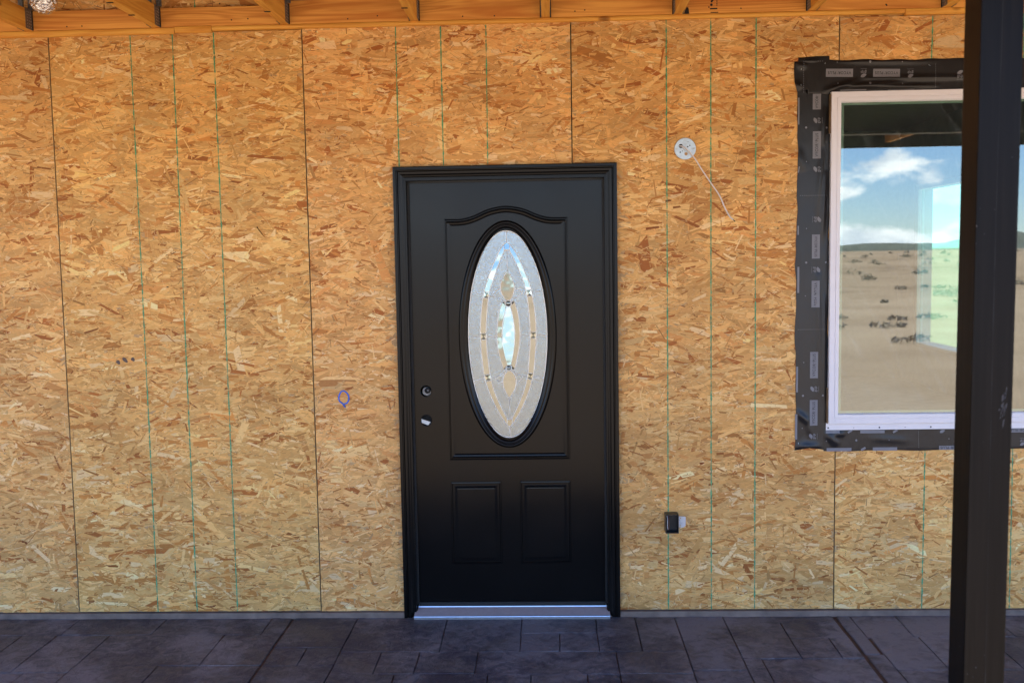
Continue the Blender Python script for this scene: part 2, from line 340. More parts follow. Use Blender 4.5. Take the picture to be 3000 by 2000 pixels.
def catmull(pts, n=6, closed=False):
    P = [Vector(p) for p in pts]; out = []; k = len(P)
    for i in range(k if closed else k-1):
        a = P[(i-1) % k] if (closed or i > 0) else P[0]*2-P[1]; b = P[i]; c = P[(i+1) % k]; d = P[(i+2) % k] if (closed or i < k-2) else P[-1]*2-P[-2]
        for j in range(n):
            t = j/n; out.append(0.5*((2*b)+(c-a)*t+(2*a-5*b+4*c-d)*t*t+(3*b-a-3*c+d)*t**3))
    if not closed: out.append(P[-1])
    return out
def ellipse(cx, cz, a, b, n=96): return [(cx+a*math.cos(2*math.pi*i/n), cz+b*math.sin(2*math.pi*i/n)) for i in range(n)]
def circle(cx, cz, r, n=24): return ellipse(cx, cz, r, r, n)
def sweep(mb, path, prof, y0, mi=0, smooth=False):
    """closed (x,z) path, anticlockwise; profile of (inset, height towards the viewer)"""
    k = len(path); P = [Vector(p) for p in path]; rows = []
    for i in range(k):
        d0 = (P[i]-P[i-1]).normalized(); d1 = (P[(i+1) % k]-P[i]).normalized()
        n0 = Vector((-d0.y, d0.x)); n1 = Vector((-d1.y, d1.x)); b = (n0+n1); b = b/max(0.25, b.dot(n0)) if b.length > 1e-6 else n0
        rows.append([(P[i].x+b.x*o, y0-h, P[i].y+b.y*o) for o, h in prof])
    m = len(prof); vs = [q for r in rows for q in r]; fs = []
    for i in range(k):
        for j in range(m-1): fs.append((i*m+j, ((i+1) % k)*m+j, ((i+1) % k)*m+j+1, i*m+j+1))
    mb.add(vs, fs, mi, smooth)

# ------------------------------------------------------------------ the setting: ground, hills, slab
def structure(o): o['kind'] = 'structure'; return o
def build_ground():
    xs = sorted(set([-3000, -2000, -1200, -700, -400, -250, -160, -110, -80]+list(range(-60, 61, 2))+[80, 110, 160, 250, 400, 700, 1200, 2000, 3000]))
    ys = sorted(set([-4000, -2600, -1700, -1100, -800, -600, -450, -340, -270]+list(range(-220, -60, 8))+list(range(-60, 40, 2))+[60, 100, 160, 300, 600, 1200, 3000]))
    vs = []
    for y in ys:
        for x in xs:
            d = math.hypot(x, y+2); h = -6.2*I
            if d > 7: h += (mn.noise(Vector((x*0.05, y*0.05, 0)))*0.35+mn.noise(Vector((x*0.2, y*0.2, 3)))*0.10)*min(1, (d-7)/25)
            vs.append((x, y, h))
    nx = len(xs); fs = [(j*nx+i, j*nx+i+1, (j+1)*nx+i+1, (j+1)*nx+i) for j in range(len(ys)-1) for i in range(nx-1)]
    me = bpy.data.meshes.new('ground'); me.from_pydata(vs, [], fs); me.materials.append(MAT['sand'])
    for p in me.polygons: p.use_smooth = True
    o = bpy.data.objects.new('ground', me); C.objects.link(o); structure(o)
build_ground()
def build_hills():
    def ridge(name, dist, depth, az0, az1, hfun):
        n = 140; vs = []; fs = []
        for i in range(n+1):
            az = az0+(az1-az0)*i/n
            for k, (dd, hf) in enumerate(((0, 0.0), (0.25, 0.55), (0.5, 1.0), (0.8, 0.6), (1.1, 0.0))):
                d = dist+depth*dd; h = hfun(az)*hf*(1+0.25*mn.noise(Vector((az*60, k*1.7, dist*.01))))
                vs.append((d*math.sin(az), -d*math.cos(az), h-0.5))
        for i in range(n):
            for k in range(4): fs.append((i*5+k, (i+1)*5+k, (i+1)*5+k+1, i*5+k+1))
        me = bpy.data.meshes.new(name); me.from_pydata(vs, [], fs); me.materials.append(MAT['hill'])
        for p in me.polygons: p.use_smooth = True
        o = bpy.data.objects.new(name, me); C.objects.link(o); structure(o); fix_normals(o)
    ridge('hill', 2300, 700, -1.5, 1.5, lambda a: 13+10*mn.noise(Vector((a*5, 0, 0)))+6*mn.noise(Vector((a*17, 1, 0)))+34*math.exp(-((a-0.415)/0.028)**2)+26*math.exp(-((a+0.5)/0.06)**2))
    ridge('hill', 900, 120, -1.5, 1.5, lambda a: 5.5+4.0*mn.noise(Vector((a*9, 5, 0)))+1.6*mn.noise(Vector((a*70, 6, 0)))+2.2*math.exp(-((a-0.30)/0.08)**2))
build_hills()
def build_scrub():
    rng = np.random.default_rng(3); V = []; Fc = []; mi = []
    n = 0
    def clump(x, y, r, h, leaves, m):
        nonlocal n
        for _ in range(leaves):
            a = rng.uniform(0, 6.28); q = math.sqrt(rng.uniform(0, 1))*r; z = rng.uniform(0, 1)*h*(1-0.5*q/r)
            c = np.array([x+math.cos(a)*q, y+math.sin(a)*q, z-0.12]); s = rng.uniform(0.03, 0.075)*(1+math.hypot(x, y)/45)
            d1 = rng.normal(size=3); d1 /= np.linalg.norm(d1); d2 = rng.normal(size=3); d2 -= d1*(d1@d2); d2 /= np.linalg.norm(d2)
            V.extend([c-d1*s, c+d2*s*0.5, c+d1*s]); Fc.append((n, n+1, n+2)); mi.append(m); n += 3
    for _ in range(800):
        d = 16+rng.uniform(0, 1)**2.2*420; a = rng.uniform(-1.35, 1.35); x, y = d*math.sin(a), -d*math.cos(a)
        if d < 34 or d < 55 and rng.uniform() < 0.75: continue
        r = rng.uniform(0.15, 0.5)*(1+d/200); clump(x, y, r, r*rng.uniform(0.6, 1.1), 90 if d < 60 else 30, 0)
    # pushed-up rows of dead brush left by the grading
    for _ in range(70):
        d = rng.choice([19, 24, 33, 46])+rng.normal()*1.6; a = rng.uniform(0.1, 0.75); x, y = d*math.sin(a), -d*math.cos(a)
        r = rng.uniform(0.12, 0.40); clump(x, y, r, r*0.28, 44, 1)
    me = bpy.data.meshes.new('desert_scrub'); me.from_pydata([tuple(p) for p in V], [], Fc); me.materials.append(MAT['scrub']); me.materials.append(MAT['brush'])
    me.polygons.foreach_set('material_index', mi)
    o = bpy.data.objects.new('desert_scrub', me); C.objects.link(o); o['kind'] = 'stuff'
build_scrub()

SLAB = -0.95
def build_slab():
    o = MB().box(-200, 200, -104, -0.9, -7, SLAB-0.30).build('porch_slab', MAT['joint']); structure(o)
    S = []
    def row(y0, y1, xs):
        for a, b in zip(xs[:-1], xs[1:]): S.append((a, b, y1, y0))
    # stones as they are stamped in view, nearest the wall first
    row(-1, -9.3, [-124, -100, -82, -65.4, -45.2, -41.35]); row(-9.3, -25.7, [-124, -104, -88.9, -82.5, -72.7])
    row(-9.3, -23, [-72.7, -51.7, -41.35]); row(-25.7, -38, [-124, -110, -95, -80, -72.7]); row(-23, -38, [-72.7, -58.6, -41.35])
    row(-1, -15.4, [-41.05, -29]); row(-1, -17.4, [-29, -12, 1.9]); row(-1, -8.9, [1.9, 15.5]); row(-8.9, -17.4, [1.9, 8.75, 15.5])
    row(-1, -17.4, [15.5, 22.8, 30.2]); row(-1, -25.3, [30.2, 39.1]); row(-1, -4.6, [39.1, 59.2]); row(-4.6, -20.7, [39.1, 48.9]); row(-4.6, -11.8, [48.9, 59.2]); row(-11.8, -20.7, [48.9, 55.6, 59.2])
    row(-15.4, -23.2, [-41.05, -35.2, -29]); row(-17.4, -26.7, [-29, -21.8, -15.2, -5.2, 18.3, 30.2]); row(-25.3, -38, [30.2, 39.1]); row(-20.7, -38, [39.1, 42.2, 59.2])
    row(-23.2, -38, [-41.05, -29]); row(-26.7, -38, [-29, -18.2, -3, 4, 13, 18.3, 30.2])
    row(-1, -19, [59.9, 62.4]); row(-19, -38, [59.9, 62.9]); row(-1, -11.5, [62.4, 70.6, 88, 112, 130]); row(-11.5, -25.5, [62.9, 71.2, 83, 104, 130]); row(-25.5, -38, [62.9, 77, 95, 120, 130])
    rg = random.Random(4); y = -38
    for yy in (-38, -54, -62, -78, -90, -104):
        if yy == -38: y = yy; continue
        for z0, z1 in ((-124, -41.35), (-41.05, 59.2), (59.9, 130)):
            xs = [z0]
            while xs[-1] < z1-14: xs.append(xs[-1]+rg.choice((8, 16, 24)))
            row(y, yy, xs[:-1]+[z1] if len(xs) > 1 and z1-xs[-1] < 7 else xs+[z1])
        y = yy
    for x0, x1, y0, y1 in S:
        g = 0.035; x0 += g; x1 -= g; y0 += g; y1 -= g; e = 0.09
        nx = max(2, int((x1-x0)/3)); ny = max(2, int((y1-y0)/3)); vs = []; fs = []
        tilt = rg.uniform(-.05, .05), rg.uniform(-.05, .05); z0 = SLAB+rg.uniform(-.04, .04)
        for j in range(ny+1):
            for i in range(nx+1):
                u, w = i/nx, j/ny; x = x0+e+(x1-x0-2*e)*u; yv = y0+e+(y1-y0-2*e)*w
                edge = i in (0, nx) or j in (0, ny)
                h = z0+tilt[0]*(u-.5)+tilt[1]*(w-.5)+0.10*mn.noise(Vector((x*.25, yv*.25, 0)))-(0.025 if edge else 0)
                vs.append((x+(0.10*mn.noise(Vector((yv*.4, x*.1, 4))) if edge else 0), yv+(0.10*mn.noise(Vector((x*.4, yv*.1, 9))) if edge else 0), h))
        w_ = nx+1
        for j in range(ny):
            for i in range(nx): fs.append((j*w_+i, j*w_+i+1, (j+1)*w_+i+1, (j+1)*w_+i))
        ring = [i for i in range(nx+1)]+[j*w_+nx for j in range(1, ny+1)]+[ny*w_+i for i in range(nx-1, -1, -1)]+[j*w_ for j in range(ny-1, 0, -1)]
        ntop = len(fs); dup = len(vs); vs += [vs[k] for k in ring]; b = len(vs); cx, cy = (x0+x1)/2, (y0+y1)/2
        for k in ring:
            p = vs[k]; vs.append((p[0]+math.copysign(e, p[0]-cx) if abs(abs(p[0]-cx)-(x1-x0)/2+e) < .3 else p[0], p[1]+math.copysign(e, p[1]-cy) if abs(abs(p[1]-cy)-(y1-y0)/2+e) < .3 else p[1], SLAB-0.33))
        m = len(ring)
        for k in range(m): fs.append((dup+k, b+k, b+(k+1) % m, dup+(k+1) % m))
        ob = MB().add(vs, fs, 0, True).build('stamped_stone', MAT['stone'], o, org=((x0+x1)/2, (y0+y1)/2, SLAB))
        # local origin already handled by org
build_slab()
f = MB()
xs = [-200]+[x for x in np.arange(-120, 121, 3.0)]+[200]
for a, b in zip(xs[:-1], xs[1:]):
    ya = -1.0-0.22*abs(mn.noise(Vector((a*.3, 0, 0)))); yb = -1.0-0.22*abs(mn.noise(Vector((b*.3, 0, 0))))
    f.add([(a, ya, SLAB-.2), (b, yb, SLAB-.2), (b, -.72, -.08), (a, -.72, -.08), (a, 6, -.08), (b, 6, -.08)], [(0, 1, 2, 3), (3, 2, 5, 4)])
structure(f.build('foundation_ledge', MAT['curb']))

# ------------------------------------------------------------------ the house: sheathing, rooms behind it
house = thing('house', 'wood framed house wall of bare OSB panels striped with thin green nail lines', 'house', (0, 0, 0))
SEAMS = [-130.6, -82.65, -36.15, 12.25, 59.75, 107.75, 155.7]
TOPS = [107.3, 107.3, 107.5, 107.65, 107.75, 107.25, 107.25]
HOLES = [(-19.6, 19.6, -2, 82.0), (58.6, 130, 34.6, 93.6)]
PAL = np.array([[.71, .405, .157], [.66, .360, .130], [.61, .320, .108], [.76, .470, .204], [.68, .360, .130], [.50, .205, .052], [.37, .120, .026], [.81, .55, .305], [.575, .265, .085]])
PAL = PAL*np.array([1.06, 1.05, .90])
PW = np.array([.19, .19, .16, .14, .11, .085, .034, .048, .08])
def strands(name, x0, x1, z0, z1, seed, parent, y=0.0, big=1.0, holes=(), k=1.0, lines=()):
    rng = np.random.default_rng(seed); A = (x1-x0)*(z1-z0)/5100*k
    sets = [(int(8000*A), (2.0, 5.4), (0.45, 1.35), .50, 0, 1.0), (int(10500*A), (0.7, 2.4), (0.14, 0.5), .75, 1, 1.0), (int(7500*A), (0.25, 1.3), (0.03, 0.09), 1.0, 2, 1.0), (int(650*A), (0.08, 0.25), (0.06, 0.16), 1.0, 3, 1.0)]
    VV = []; CC = []; depth = 0.085
    for n, lr, wr, spread, kind, _ in sets:
        cx = rng.uniform(x0, x1, n); cz = rng.uniform(z0, z1, n)
        keep = np.ones(n, bool)
        ln = rng.uniform(lr[0], lr[1], n)*np.exp(rng.normal(0, .25, n))*big; wd = rng.uniform(wr[0], wr[1], n)*np.exp(rng.normal(0, .3, n))*big
        ang = np.where(rng.uniform(size=n) < 0.80, rng.normal(0, 0.30, n), rng.uniform(-1.57, 1.57, n)) if kind < 2 else np.where(rng.uniform(size=n) < .6, rng.normal(0, .45, n), rng.uniform(-1.57, 1.57, n))
        ca, sa = np.cos(ang), np.sin(ang)
        sk = rng.uniform(-.5, .5, (n, 4))
        if kind == 3 and lines:
            q = min(n, int((z1-z0)/5)*len(lines)); lx = np.array(lines)[rng.integers(0, len(lines), q)]; cx[:q] = lx+rng.normal(0, .09, q); ln[:q] = rng.uniform(.12, .3, q); wd[:q] = .1
        px = np.stack([-ln/2+sk[:, 0]*wd*1.2, ln/2+sk[:, 1]*wd*1.2, ln/2-sk[:, 2]*wd*1.2, -ln/2-sk[:, 3]*wd*1.2], 1)
        tp = rng.uniform(.45, 1.0, (n, 4)); pz = np.stack([-wd/2*tp[:, 0], -wd/2*tp[:, 1], wd/2*tp[:, 2], wd/2*tp[:, 3]], 1)
        X = cx[:, None]+px*ca[:, None]-pz*sa[:, None]; Z = cz[:, None]+px*sa[:, None]+pz*ca[:, None]
        X = np.clip(X, x0+.004, x1-.004); Z = np.clip(Z, z0+.004, z1-.004)
        for h in holes: keep &= ~(((X > h[0]) & (X < h[1]) & (Z > h[2]) & (Z < h[3])).any(1))
        X, Z = X[keep], Z[keep]; n = len(X)
        dlo, dhi = {0: (0.0, .8), 1: (.15, 1.0), 2: (.55, 1.0), 3: (.6, 1.0)}[kind]
        yy = depth*rng.uniform(dlo, dhi, n)
        Y = y-0.006-np.clip(yy[:, None]+rng.normal(0, .0035, (n, 4)), 0, depth+.01)
        idx = rng.choice(len(PAL), n, p=PW/PW.sum()); col = PAL[idx]*np.exp(rng.normal(0, .09, (n, 1)))
        if kind == 2:
            dk = rng.uniform(size=n) < .55; col = np.where(dk[:, None], np.array([.33, .155, .055])*np.exp(rng.normal(0, .40, (n, 1))), np.array([.80, .55, .26])*np.exp(rng.normal(0, .06, (n, 1))))
        if kind == 3: col = np.array([.13, .06, .028])*np.exp(rng.normal(0, .5, (n, 1)))*np.ones((n, 3))
        if kind == 1:
            dk = rng.uniform(size=n) < .10; col = np.where(dk[:, None], col*np.array([.62, .52, .42]), col)
        c4m = np.array([mn.noise(Vector((a*.11, b*.11, seed))) for a, b in zip(X[:, 0], Z[:, 0])]); col = col*(1+.24*c4m)[:, None]*(1+.05*math.sin(seed*2.4))*np.array([1.0, 1.0+.02*math.sin(seed*1.7), 1.0+.05*math.sin(seed*3.1)])
        c4 = col[:, None, :]*(1+rng.normal(0, .05, (n, 4, 1)))
        VV.append(np.stack([X, Y, Z], 2).reshape(-1, 3)); CC.append(c4.reshape(-1, 3))
    V = np.concatenate(VV)*I; Cc = np.clip(np.concatenate(CC), 0, .9); nv = len(V); nf = nv//4
    me = bpy.data.meshes.new(name); me.vertices.add(nv); me.vertices.foreach_set('co', V.astype(np.float32).ravel())
    me.loops.add(nv); me.loops.foreach_set('vertex_index', np.arange(nv, dtype=np.int32))
    me.polygons.add(nf); me.polygons.foreach_set('loop_start', np.arange(0, nv, 4, dtype=np.int32)); me.polygons.foreach_set('loop_total', np.full(nf, 4, np.int32))
    at = me.color_attributes.new('tint', 'FLOAT_COLOR', 'POINT'); at.data.foreach_set('color', np.concatenate([Cc, np.ones((nv, 1))], 1).astype(np.float32).ravel())
    me.update(); me.validate(); me.materials.append(MAT['strand'])
    o = bpy.data.objects.new(name, me); C.objects.link(o); o.parent = parent; o['kind'] = 'stuff'; LOC[o.name] = Vector((0, 0, 0)); return o
def nail_line(x, z0, z1, parent, seed):
    rg = random.Random(seed); vs = []; z = z0; lean = rg.uniform(-.12, .12)
    while True:
        t = (z-z0)/(z1-z0); xc = x+lean*(t-.5)+rg.uniform(-.025, .025); w = rg.uniform(.055, .15) if rg.random() < .9 else .025
        vs += [(xc-w, -.100, z), (xc+w, -.100, z)]
        if z >= z1: break
        z = min(z1, z+rg.uniform(.2, .7))
    return MB().add(vs, [(2*i, 2*i+1, 2*i+3, 2*i+2) for i in range(len(vs)//2-1)]).build('nail_line', MAT['paint_green'], parent)
LINES = {0: (-114.6, -106.6, -98.6), 1: (-67.5, -59.85, -52.2), 2: (-19.15, -11.05, -2.95), 3: (29.25, 37.15, 45.15), 4: (75.95, 83.9, 91.8), 5: (123.7, 131.7, 139.7)}
def rect_loop(x0, x1, z0, z1): return [(x0, z0), (x1, z0), (x1, z1), (x0, z1)]
for i, part in ((0, None), (1, None), (2, None), (3, None), (4, 0), (4, 1), (5, None)):
    x0, x1 = SEAMS[i]+.06, SEAMS[i+1]-.06; z1 = TOPS[i+1]; z0 = 0.0+0.06*(i % 2)
    if part == 0: z1 = 34.4
    if part == 1: z0 = 93.8
    mb = MB()
    # solid rectangles around the door and window openings
    cuts = [h for h in HOLES if h[0] < x1 and h[1] > x0 and h[2] < z1 and h[3] > z0]
    if not cuts: mb.box(x0, x1, 0, .44, z0, z1)
    else:
        zs = sorted(set([z0, z1]+[min(max(h[q], z0), z1) for h in cuts for q in (2, 3)]))
        for a, b in zip(zs[:-1], zs[1:]):
            if b-a < 1e-6: continue
            segs = [(x0, x1)]
            for h in cuts:
                if h[2] <= a+1e-6 and h[3] >= b-1e-6:
                    ns = []
                    for s0, s1 in segs:
                        if h[0] > s0: ns.append((s0, min(s1, h[0])))
                        if h[1] < s1: ns.append((max(s0, h[1]), s1))
                    segs = [s for s in ns if s[1]-s[0] > .01]
            for s0, s1 in segs: mb.box(s0, s1, 0, .44, a, b)
    # painted mill edge along both long sides
    for xe in (x0, x1):
        s = 1 if xe == x0 else -1
        zr = [(z0, z1)]
        for h in cuts:
            if h[0] < xe < h[1]: zr = [(a, b) for a, b in ((z0, h[2]), (h[3], z1)) if b > a]
        for za, zb in zr: mb.add([(xe, -.096, za), (xe+s*.035, -.096, za), (xe+s*.035, -.096, zb), (xe, -.096, zb)], [(0, 1, 2, 3)], 1)
    p = mb.build('osb_panel', [MAT['osb'], MAT['green_edge']], house)
    strands('strand_layer', x0, x1, z0, z1, 211+i+(20 if part else 0), p, holes=HOLES, k=1.0 if i < 5 else .6, lines=LINES[i]+(x0+.4, x1-.4))
    for j, lx in enumerate(LINES[i]):
        if i == 2: nail_line(lx, 82.8, z1-.1, p, 50+i*5+j)
        elif i == 4:
            nail_line(lx, *((z0, 29.9) if part == 0 else (99.4, z1-.1)), p, 50+i*5+j)
        elif lx == 29.25:
            nail_line(lx, z0, 14.6, p, 50+j); nail_line(lx, 18.7, z1-.1, p, 60+j)
        else: nail_line(lx, z0, z1-.1, p, 50+i*5+j)
    if i == 1 or i == 2:
        pass
    if i == 1:
        for cx, cz, a, l in ((-72.7, 47.8, -.9, .9), (-71.4, 48.2, -.8, 1.3), (-69.9, 48.3, -.9, .8)):
            q = MB(); q.plate([[(cx+math.cos(a)*l*.5*math.cos(t)-math.sin(a)*.34*math.sin(t)*(1+.3*math.cos(3*t)), cz+math.sin(a)*l*.5*math.cos(t)+math.cos(a)*.34*math.sin(t)) for t in [2*math.pi*k/14 for k in range(14)]]], -.103, -.098)
            q.build('dark_smudge', MAT['smudge'], p)
    if i == 2:
        ring = [Vector((-30.35, -.103, 38.85)), Vector((-30.75, -.103, 39.4))]+[Vector((-30.58-.93*math.sin(t)-.06*math.sin(2*t), -.103, 40.7-1.2*math.cos(t)+.05*math.sin(3*t))) for t in [.25+2*math.pi*k/26 for k in range(26)]]
        q = MB().tube(ring, .135, 6, flat=.12); q.build('marker_ring', MAT['blue'], p)
far = MB().box(-178.6, -130.7, 0, .44, 0, 107.25).build('osb_panel', [MAT['osb']], house)
strands('strand_layer', -178.6, -130.7, 0, 107.25, 301, far, k=.6)
for j, lx in enumerate((-162.6, -154.6, -146.6)): nail_line(lx, 0, 107, far, 300+j)
up = MB().box(-178, 156, .5, .94, 107.4, 127).build('osb_panel', [MAT['osb']], house)
strands('strand_layer', -115, 100, 107.4, 118, 91, up, y=.5, big=1.9, k=1.2)
nail_line(-55.6, 107.5, 118, up, 5).location = Vector((0, .5, 0))*I
# studs and rooms behind the sheathing
st = MB()
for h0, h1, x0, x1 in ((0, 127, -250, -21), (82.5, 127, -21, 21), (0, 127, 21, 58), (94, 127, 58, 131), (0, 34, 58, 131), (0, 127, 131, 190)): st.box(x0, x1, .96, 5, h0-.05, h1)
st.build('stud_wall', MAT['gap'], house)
MB().box(-250, 190, 5.02, 350, -4, -.6).build('interior_floor', MAT['slabin'], house)
iw = MB(); iw.box(-250, 190, 350, 355, -4, 127); iw.box(-255, -250, 1, 355, -4, 127)
iw.box(190, 195, 1, 228, -4, 127); iw.box(190, 195, 323, 355, -4, 127); iw.box(190, 195, 228, 323, -4, 19); iw.box(190, 195, 228, 323, 97.5, 127)
iw.build('interior_wall', MAT['inner'], house)
rv = MB(); rv.box(189, 196, 319.5, 322.9, 19.1, 97.4); rv.box(188, 197, 228.1, 319.4, 19.1, 20.2); rv.box(189, 196, 228.1, 319.4, 95, 97.4)
rv.build('window_reveal', MAT['reveal'], house)
MB().box(190.5, 191, 228.2, 319.3, 20.3, 94.9).build('side_window_pane', m_glass('side_pane_glass', 1.5, (0.52, 0.75, 0.73)), house)
MB().box(-256, 196, -.0, 358, 127.2, 130).build('house_roof', MAT['roof'], house)

# ------------------------------------------------------------------ porch roof
porch = thing('porch_roof', 'open porch roof of pine joists hung on orange ledger boards above the wall', 'porch roof', (0, 0, 108))
JX = [-86+23.45*i for i in range(-4, 9)]
JZ0 = 108.45
def build_joists():
    j0 = MB().box(-.75, .75, -94.2, -.62, JZ0, JZ0+3.5, bev=.06).build('joist', MAT['joist'], porch, org=(0, 0, JZ0)); me_j = None
    # shared meshes
    mb = MB().box(-.75, .75, -94.2, -.62, 0, 3.5, bev=.08); j0.data = mb.build('joist', MAT['joist'], None).data
    tmp = [o for o in C.objects if o.name.startswith('joist') and o.parent is None][0]; bpy.data.objects.remove(tmp)
    h = MB()
    for s in (-1, 1):
        h.box(s*.77 if s > 0 else -.84, .84 if s > 0 else -.77, -2.9, -.66, -.04, 3.55)
        h.box(.845 if s > 0 else -1.0, 1.0 if s > 0 else -.845, -.66, -.58, -.02, 3.5, 2)  # dark strip standing in for the shadow gap beside the hanger
        for k in range(6):
            for q in range(3):
                yy = -1.1-.6*q; xx = s*.84; h.box(min(xx, xx+s*.03), max(xx, xx+s*.03), yy-.08, yy+.08, .3+k*.52, .3+k*.52+.17, 1)
    hm = h.build('joist_hanger', [MAT['galvd'], MAT['galv'], MAT['dark']], None); hme = hm.data; bpy.data.objects.remove(hm)
    s_ = MB()
    for q in (-1, 1):
        n = 26; prof = []
        for k in range(n*2+1): prof.append((0.12 if k % 2 else 0.0, k*.14))
        x0, x1 = (q*.9-.42, q*.9+.42); vs = []
        for o_, z in prof: vs += [(x0, -1.15-o_, 3.6+z), (x1, -1.15-o_, 3.6+z)]
        s_.add(vs, [(2*k, 2*k+1, 2*k+3, 2*k+2) for k in range(len(prof)-1)])
        s_.box(x0, x1, -1.13, -.70, 3.6, 3.6+n*.28)
    sm = s_.build('ribbed_strap', [MAT['galvd']], None); sme = sm.data; bpy.data.objects.remove(sm)
    d_ = MB().box(-.95, .1, -10.4, -10.0, -.10, -.01); d_.box(-.95, .1, -19.0, -18.6, -.10, -.01)
    dm = d_.build('nail_plate', [MAT['dark']], None); dme = dm.data; bpy.data.objects.remove(dm)
    for i, x in enumerate(JX):
        j = j0 if i == 0 else j0.copy()
        if i: C.objects.link(j)
        j.parent = porch; j.location = Vector((x, 0, JZ0-108))*I; j.name = 'joist' if i == 0 else 'joist.%03d' % i
        LOC[j.name] = Vector((x, 0, JZ0-108))
        for nm, me in (('joist_hanger', hme), ('ribbed_strap', sme), ('nail_plate', dme)):
            if nm == 'ribbed_strap' and i > 8: continue
            if nm == 'nail_plate' and i not in (5, 6, 7): continue
            c = bpy.data.objects.new(nm, me); C.objects.link(c); c.parent = j
build_joists()
HT = {0: 3.4, 1: 3.4, 2: 3.4, 3: 3.4, 4: 3.4, 5: 3.4, 6: 4.1}
for i in range(len(JX)-1):
    a, b = JX[i]+.05, JX[i+1]-.05; h = HT.get(i, 9.2)
    p = MB().box(a, b, -.55, .46, 108.4, 108.4+h, bev=.05).build('ledger_board', MAT['board'], porch, org=(a, 0, .4))
    if i == 9:      # the mill's ink marks
        q = MB()
        for z0, z1, x0, x1 in ((108.5, 108.65, 37.0, 38.35), (109.1, 109.35, 36.9, 38.2)): q.box(x0, x1, -.565, -.56, z0, z1)
        for cx, cz, r in ((37.15, 109.9, .24), (37.2, 110.5, .2), (37.35, 110.75, .22), (37.15, 111.1, .2), (37.2, 111.7, .2), (37.7, 111.75, .28)): q.plate([circle(cx, cz, r, 10)], -.565, -.56)
        for k in range(5): q.box(38.0, 38.22, -.565, -.56, 109.75+k*.28, 109.9+k*.28)
        q.plate([[(32.3, 108.45), (33.25, 108.45), (33.15, 109.3), (33.05, 109.55), (32.75, 109.6), (32.6, 109.3)]], -.565, -.56)
        q.build('ink_stamp', MAT['dark'], p)
    rg = random.Random(i)
    for _ in range(2):
        x = rg.uniform(a+3, b-3); MB().plate([circle(x, 108.4+rg.uniform(.5, 1.2), .13, 8)], -.58, -.552).build('nail_head', MAT['dark'], p)
rg = random.Random(2)
for x0, x1, zb, dz in ((-178, -59.2, 107.25, 1.12), (-59.1, -52.4, 107.35, 1.2), (-52.3, 71.0, 107.62, .82), (71.1, 130, 107.3, 1.1)):
    m = MB(); n = max(1, int((x1-x0)/10)); prof = [(.4, 0), (-.55, 0), (-.72, .12), (-.78, dz*.5), (-.72, dz-.14), (-.58, dz), (.4, dz)]
    vs = []
    for i in range(n+1):
        x = x0+(x1-x0)*i/n; jz = .05*mn.noise(Vector((x*.07, 3, 0)))
        vs += [(x, y, zb+z+(jz if 0 < z < dz else 0)) for y, z in prof]
    fs = [(i*7+k, i*7+(k+1) % 7, (i+1)*7+(k+1) % 7, (i+1)*7+k) for i in range(n) for k in range(7)]+[tuple(range(7)), tuple(n*7+k for k in range(6, -1, -1))]
    fix_normals(m.add(vs, fs).build('nailer_strip', MAT['strip'], porch, org=(x0, 0, 0)))
MB().box(-220, 220, -98.2, -94.3, 97.2, 112).build('beam', MAT['dwood'], porch)
tm = MB().box(-.75, .75, -120.4, -98.3, 97.4, 100.9).build('t', MAT['joist']); tme = tm.data; bpy.data.objects.remove(tm)
for x in JX+[JX[-1]+23.45, JX[-1]+46.9, JX[0]-23.45, JX[-1]+70.3]:
    c = bpy.data.objects.new('rafter_tail', tme); C.objects.link(c); c.parent = porch; c.location = Vector((x+6, 0, -108))*I
MB().box(-220, 220, -122, -120.5, 96.1, 112).build('fascia', MAT['dwood'], porch)
d = MB(); d.add([(-222, -123, 112.1), (222, -123, 112.1), (222, -.2, 127), (-222, -.2, 127), (-222, -123, 112.7), (222, -123, 112.7), (222, -.2, 127.6), (-222, -.2, 127.6)], [(0, 3, 2, 1), (4, 5, 6, 7), (0, 1, 5, 4), (1, 2, 6, 5), (2, 3, 7, 6), (3, 0, 4, 7)])
d.build('roof_deck', MAT['roof'], porch)

# ------------------------------------------------------------------ porch post
post = thing('porch_post', 'tall dark stained square timber post standing in front of the window', 'post', (45.5, -96.2, SLAB))
m = MB().box(43.75, 47.25, -98, -94.5, SLAB, 97.15, bev=.16); m.v = [(x-.0045*(97-z), y, z) for x, y, z in m.v]; m.build('timber', MAT['dwood'], post)
vs = []; z = 3; rg = random.Random(9)
while z < 96:
    x = 45.5+.10*math.sin(z*.07)-.0045*(97-z)+rg.uniform(-.01, .01); w = rg.choice((.006, .012, .022, .03)); vs += [(x-w, -98.006, z), (x+w, -98.006, z)]; z += rg.uniform(.8, 3)
ck = MB().add(vs, [(2*i, 2*i+1, 2*i+3, 2*i+2) for i in range(len(vs)//2-1)])
ck.build('drying_crack', MAT['dark'], post)
sc = MB()
for k in range(26):
    x = 46.2+rg.gauss(0, .14); zz = 53.0+rg.gauss(0, .75); l = rg.uniform(.08, .4); w = rg.uniform(.02, .06)
    sc.add([(x-w, -98.005, zz-l), (x+w*.6, -98.005, zz-l*.7), (x+w+.08, -98.005, zz+l), (x-w+.06, -98.005, zz+l*.8)], [(0, 1, 2, 3)])
sc = sc.build('pale_scuff', plain('pale_scuff', (.022, .022, .027), .6, var=.4, vs=80), post)

# ------------------------------------------------------------------ front door
door = thing('front_door', 'black front door with tall oval leaded glass and arched panel moulding', 'door', (0, 0, SLAB))
GX, GZ, GA, GB = 0.0, 51.75, 7.30, 19.2
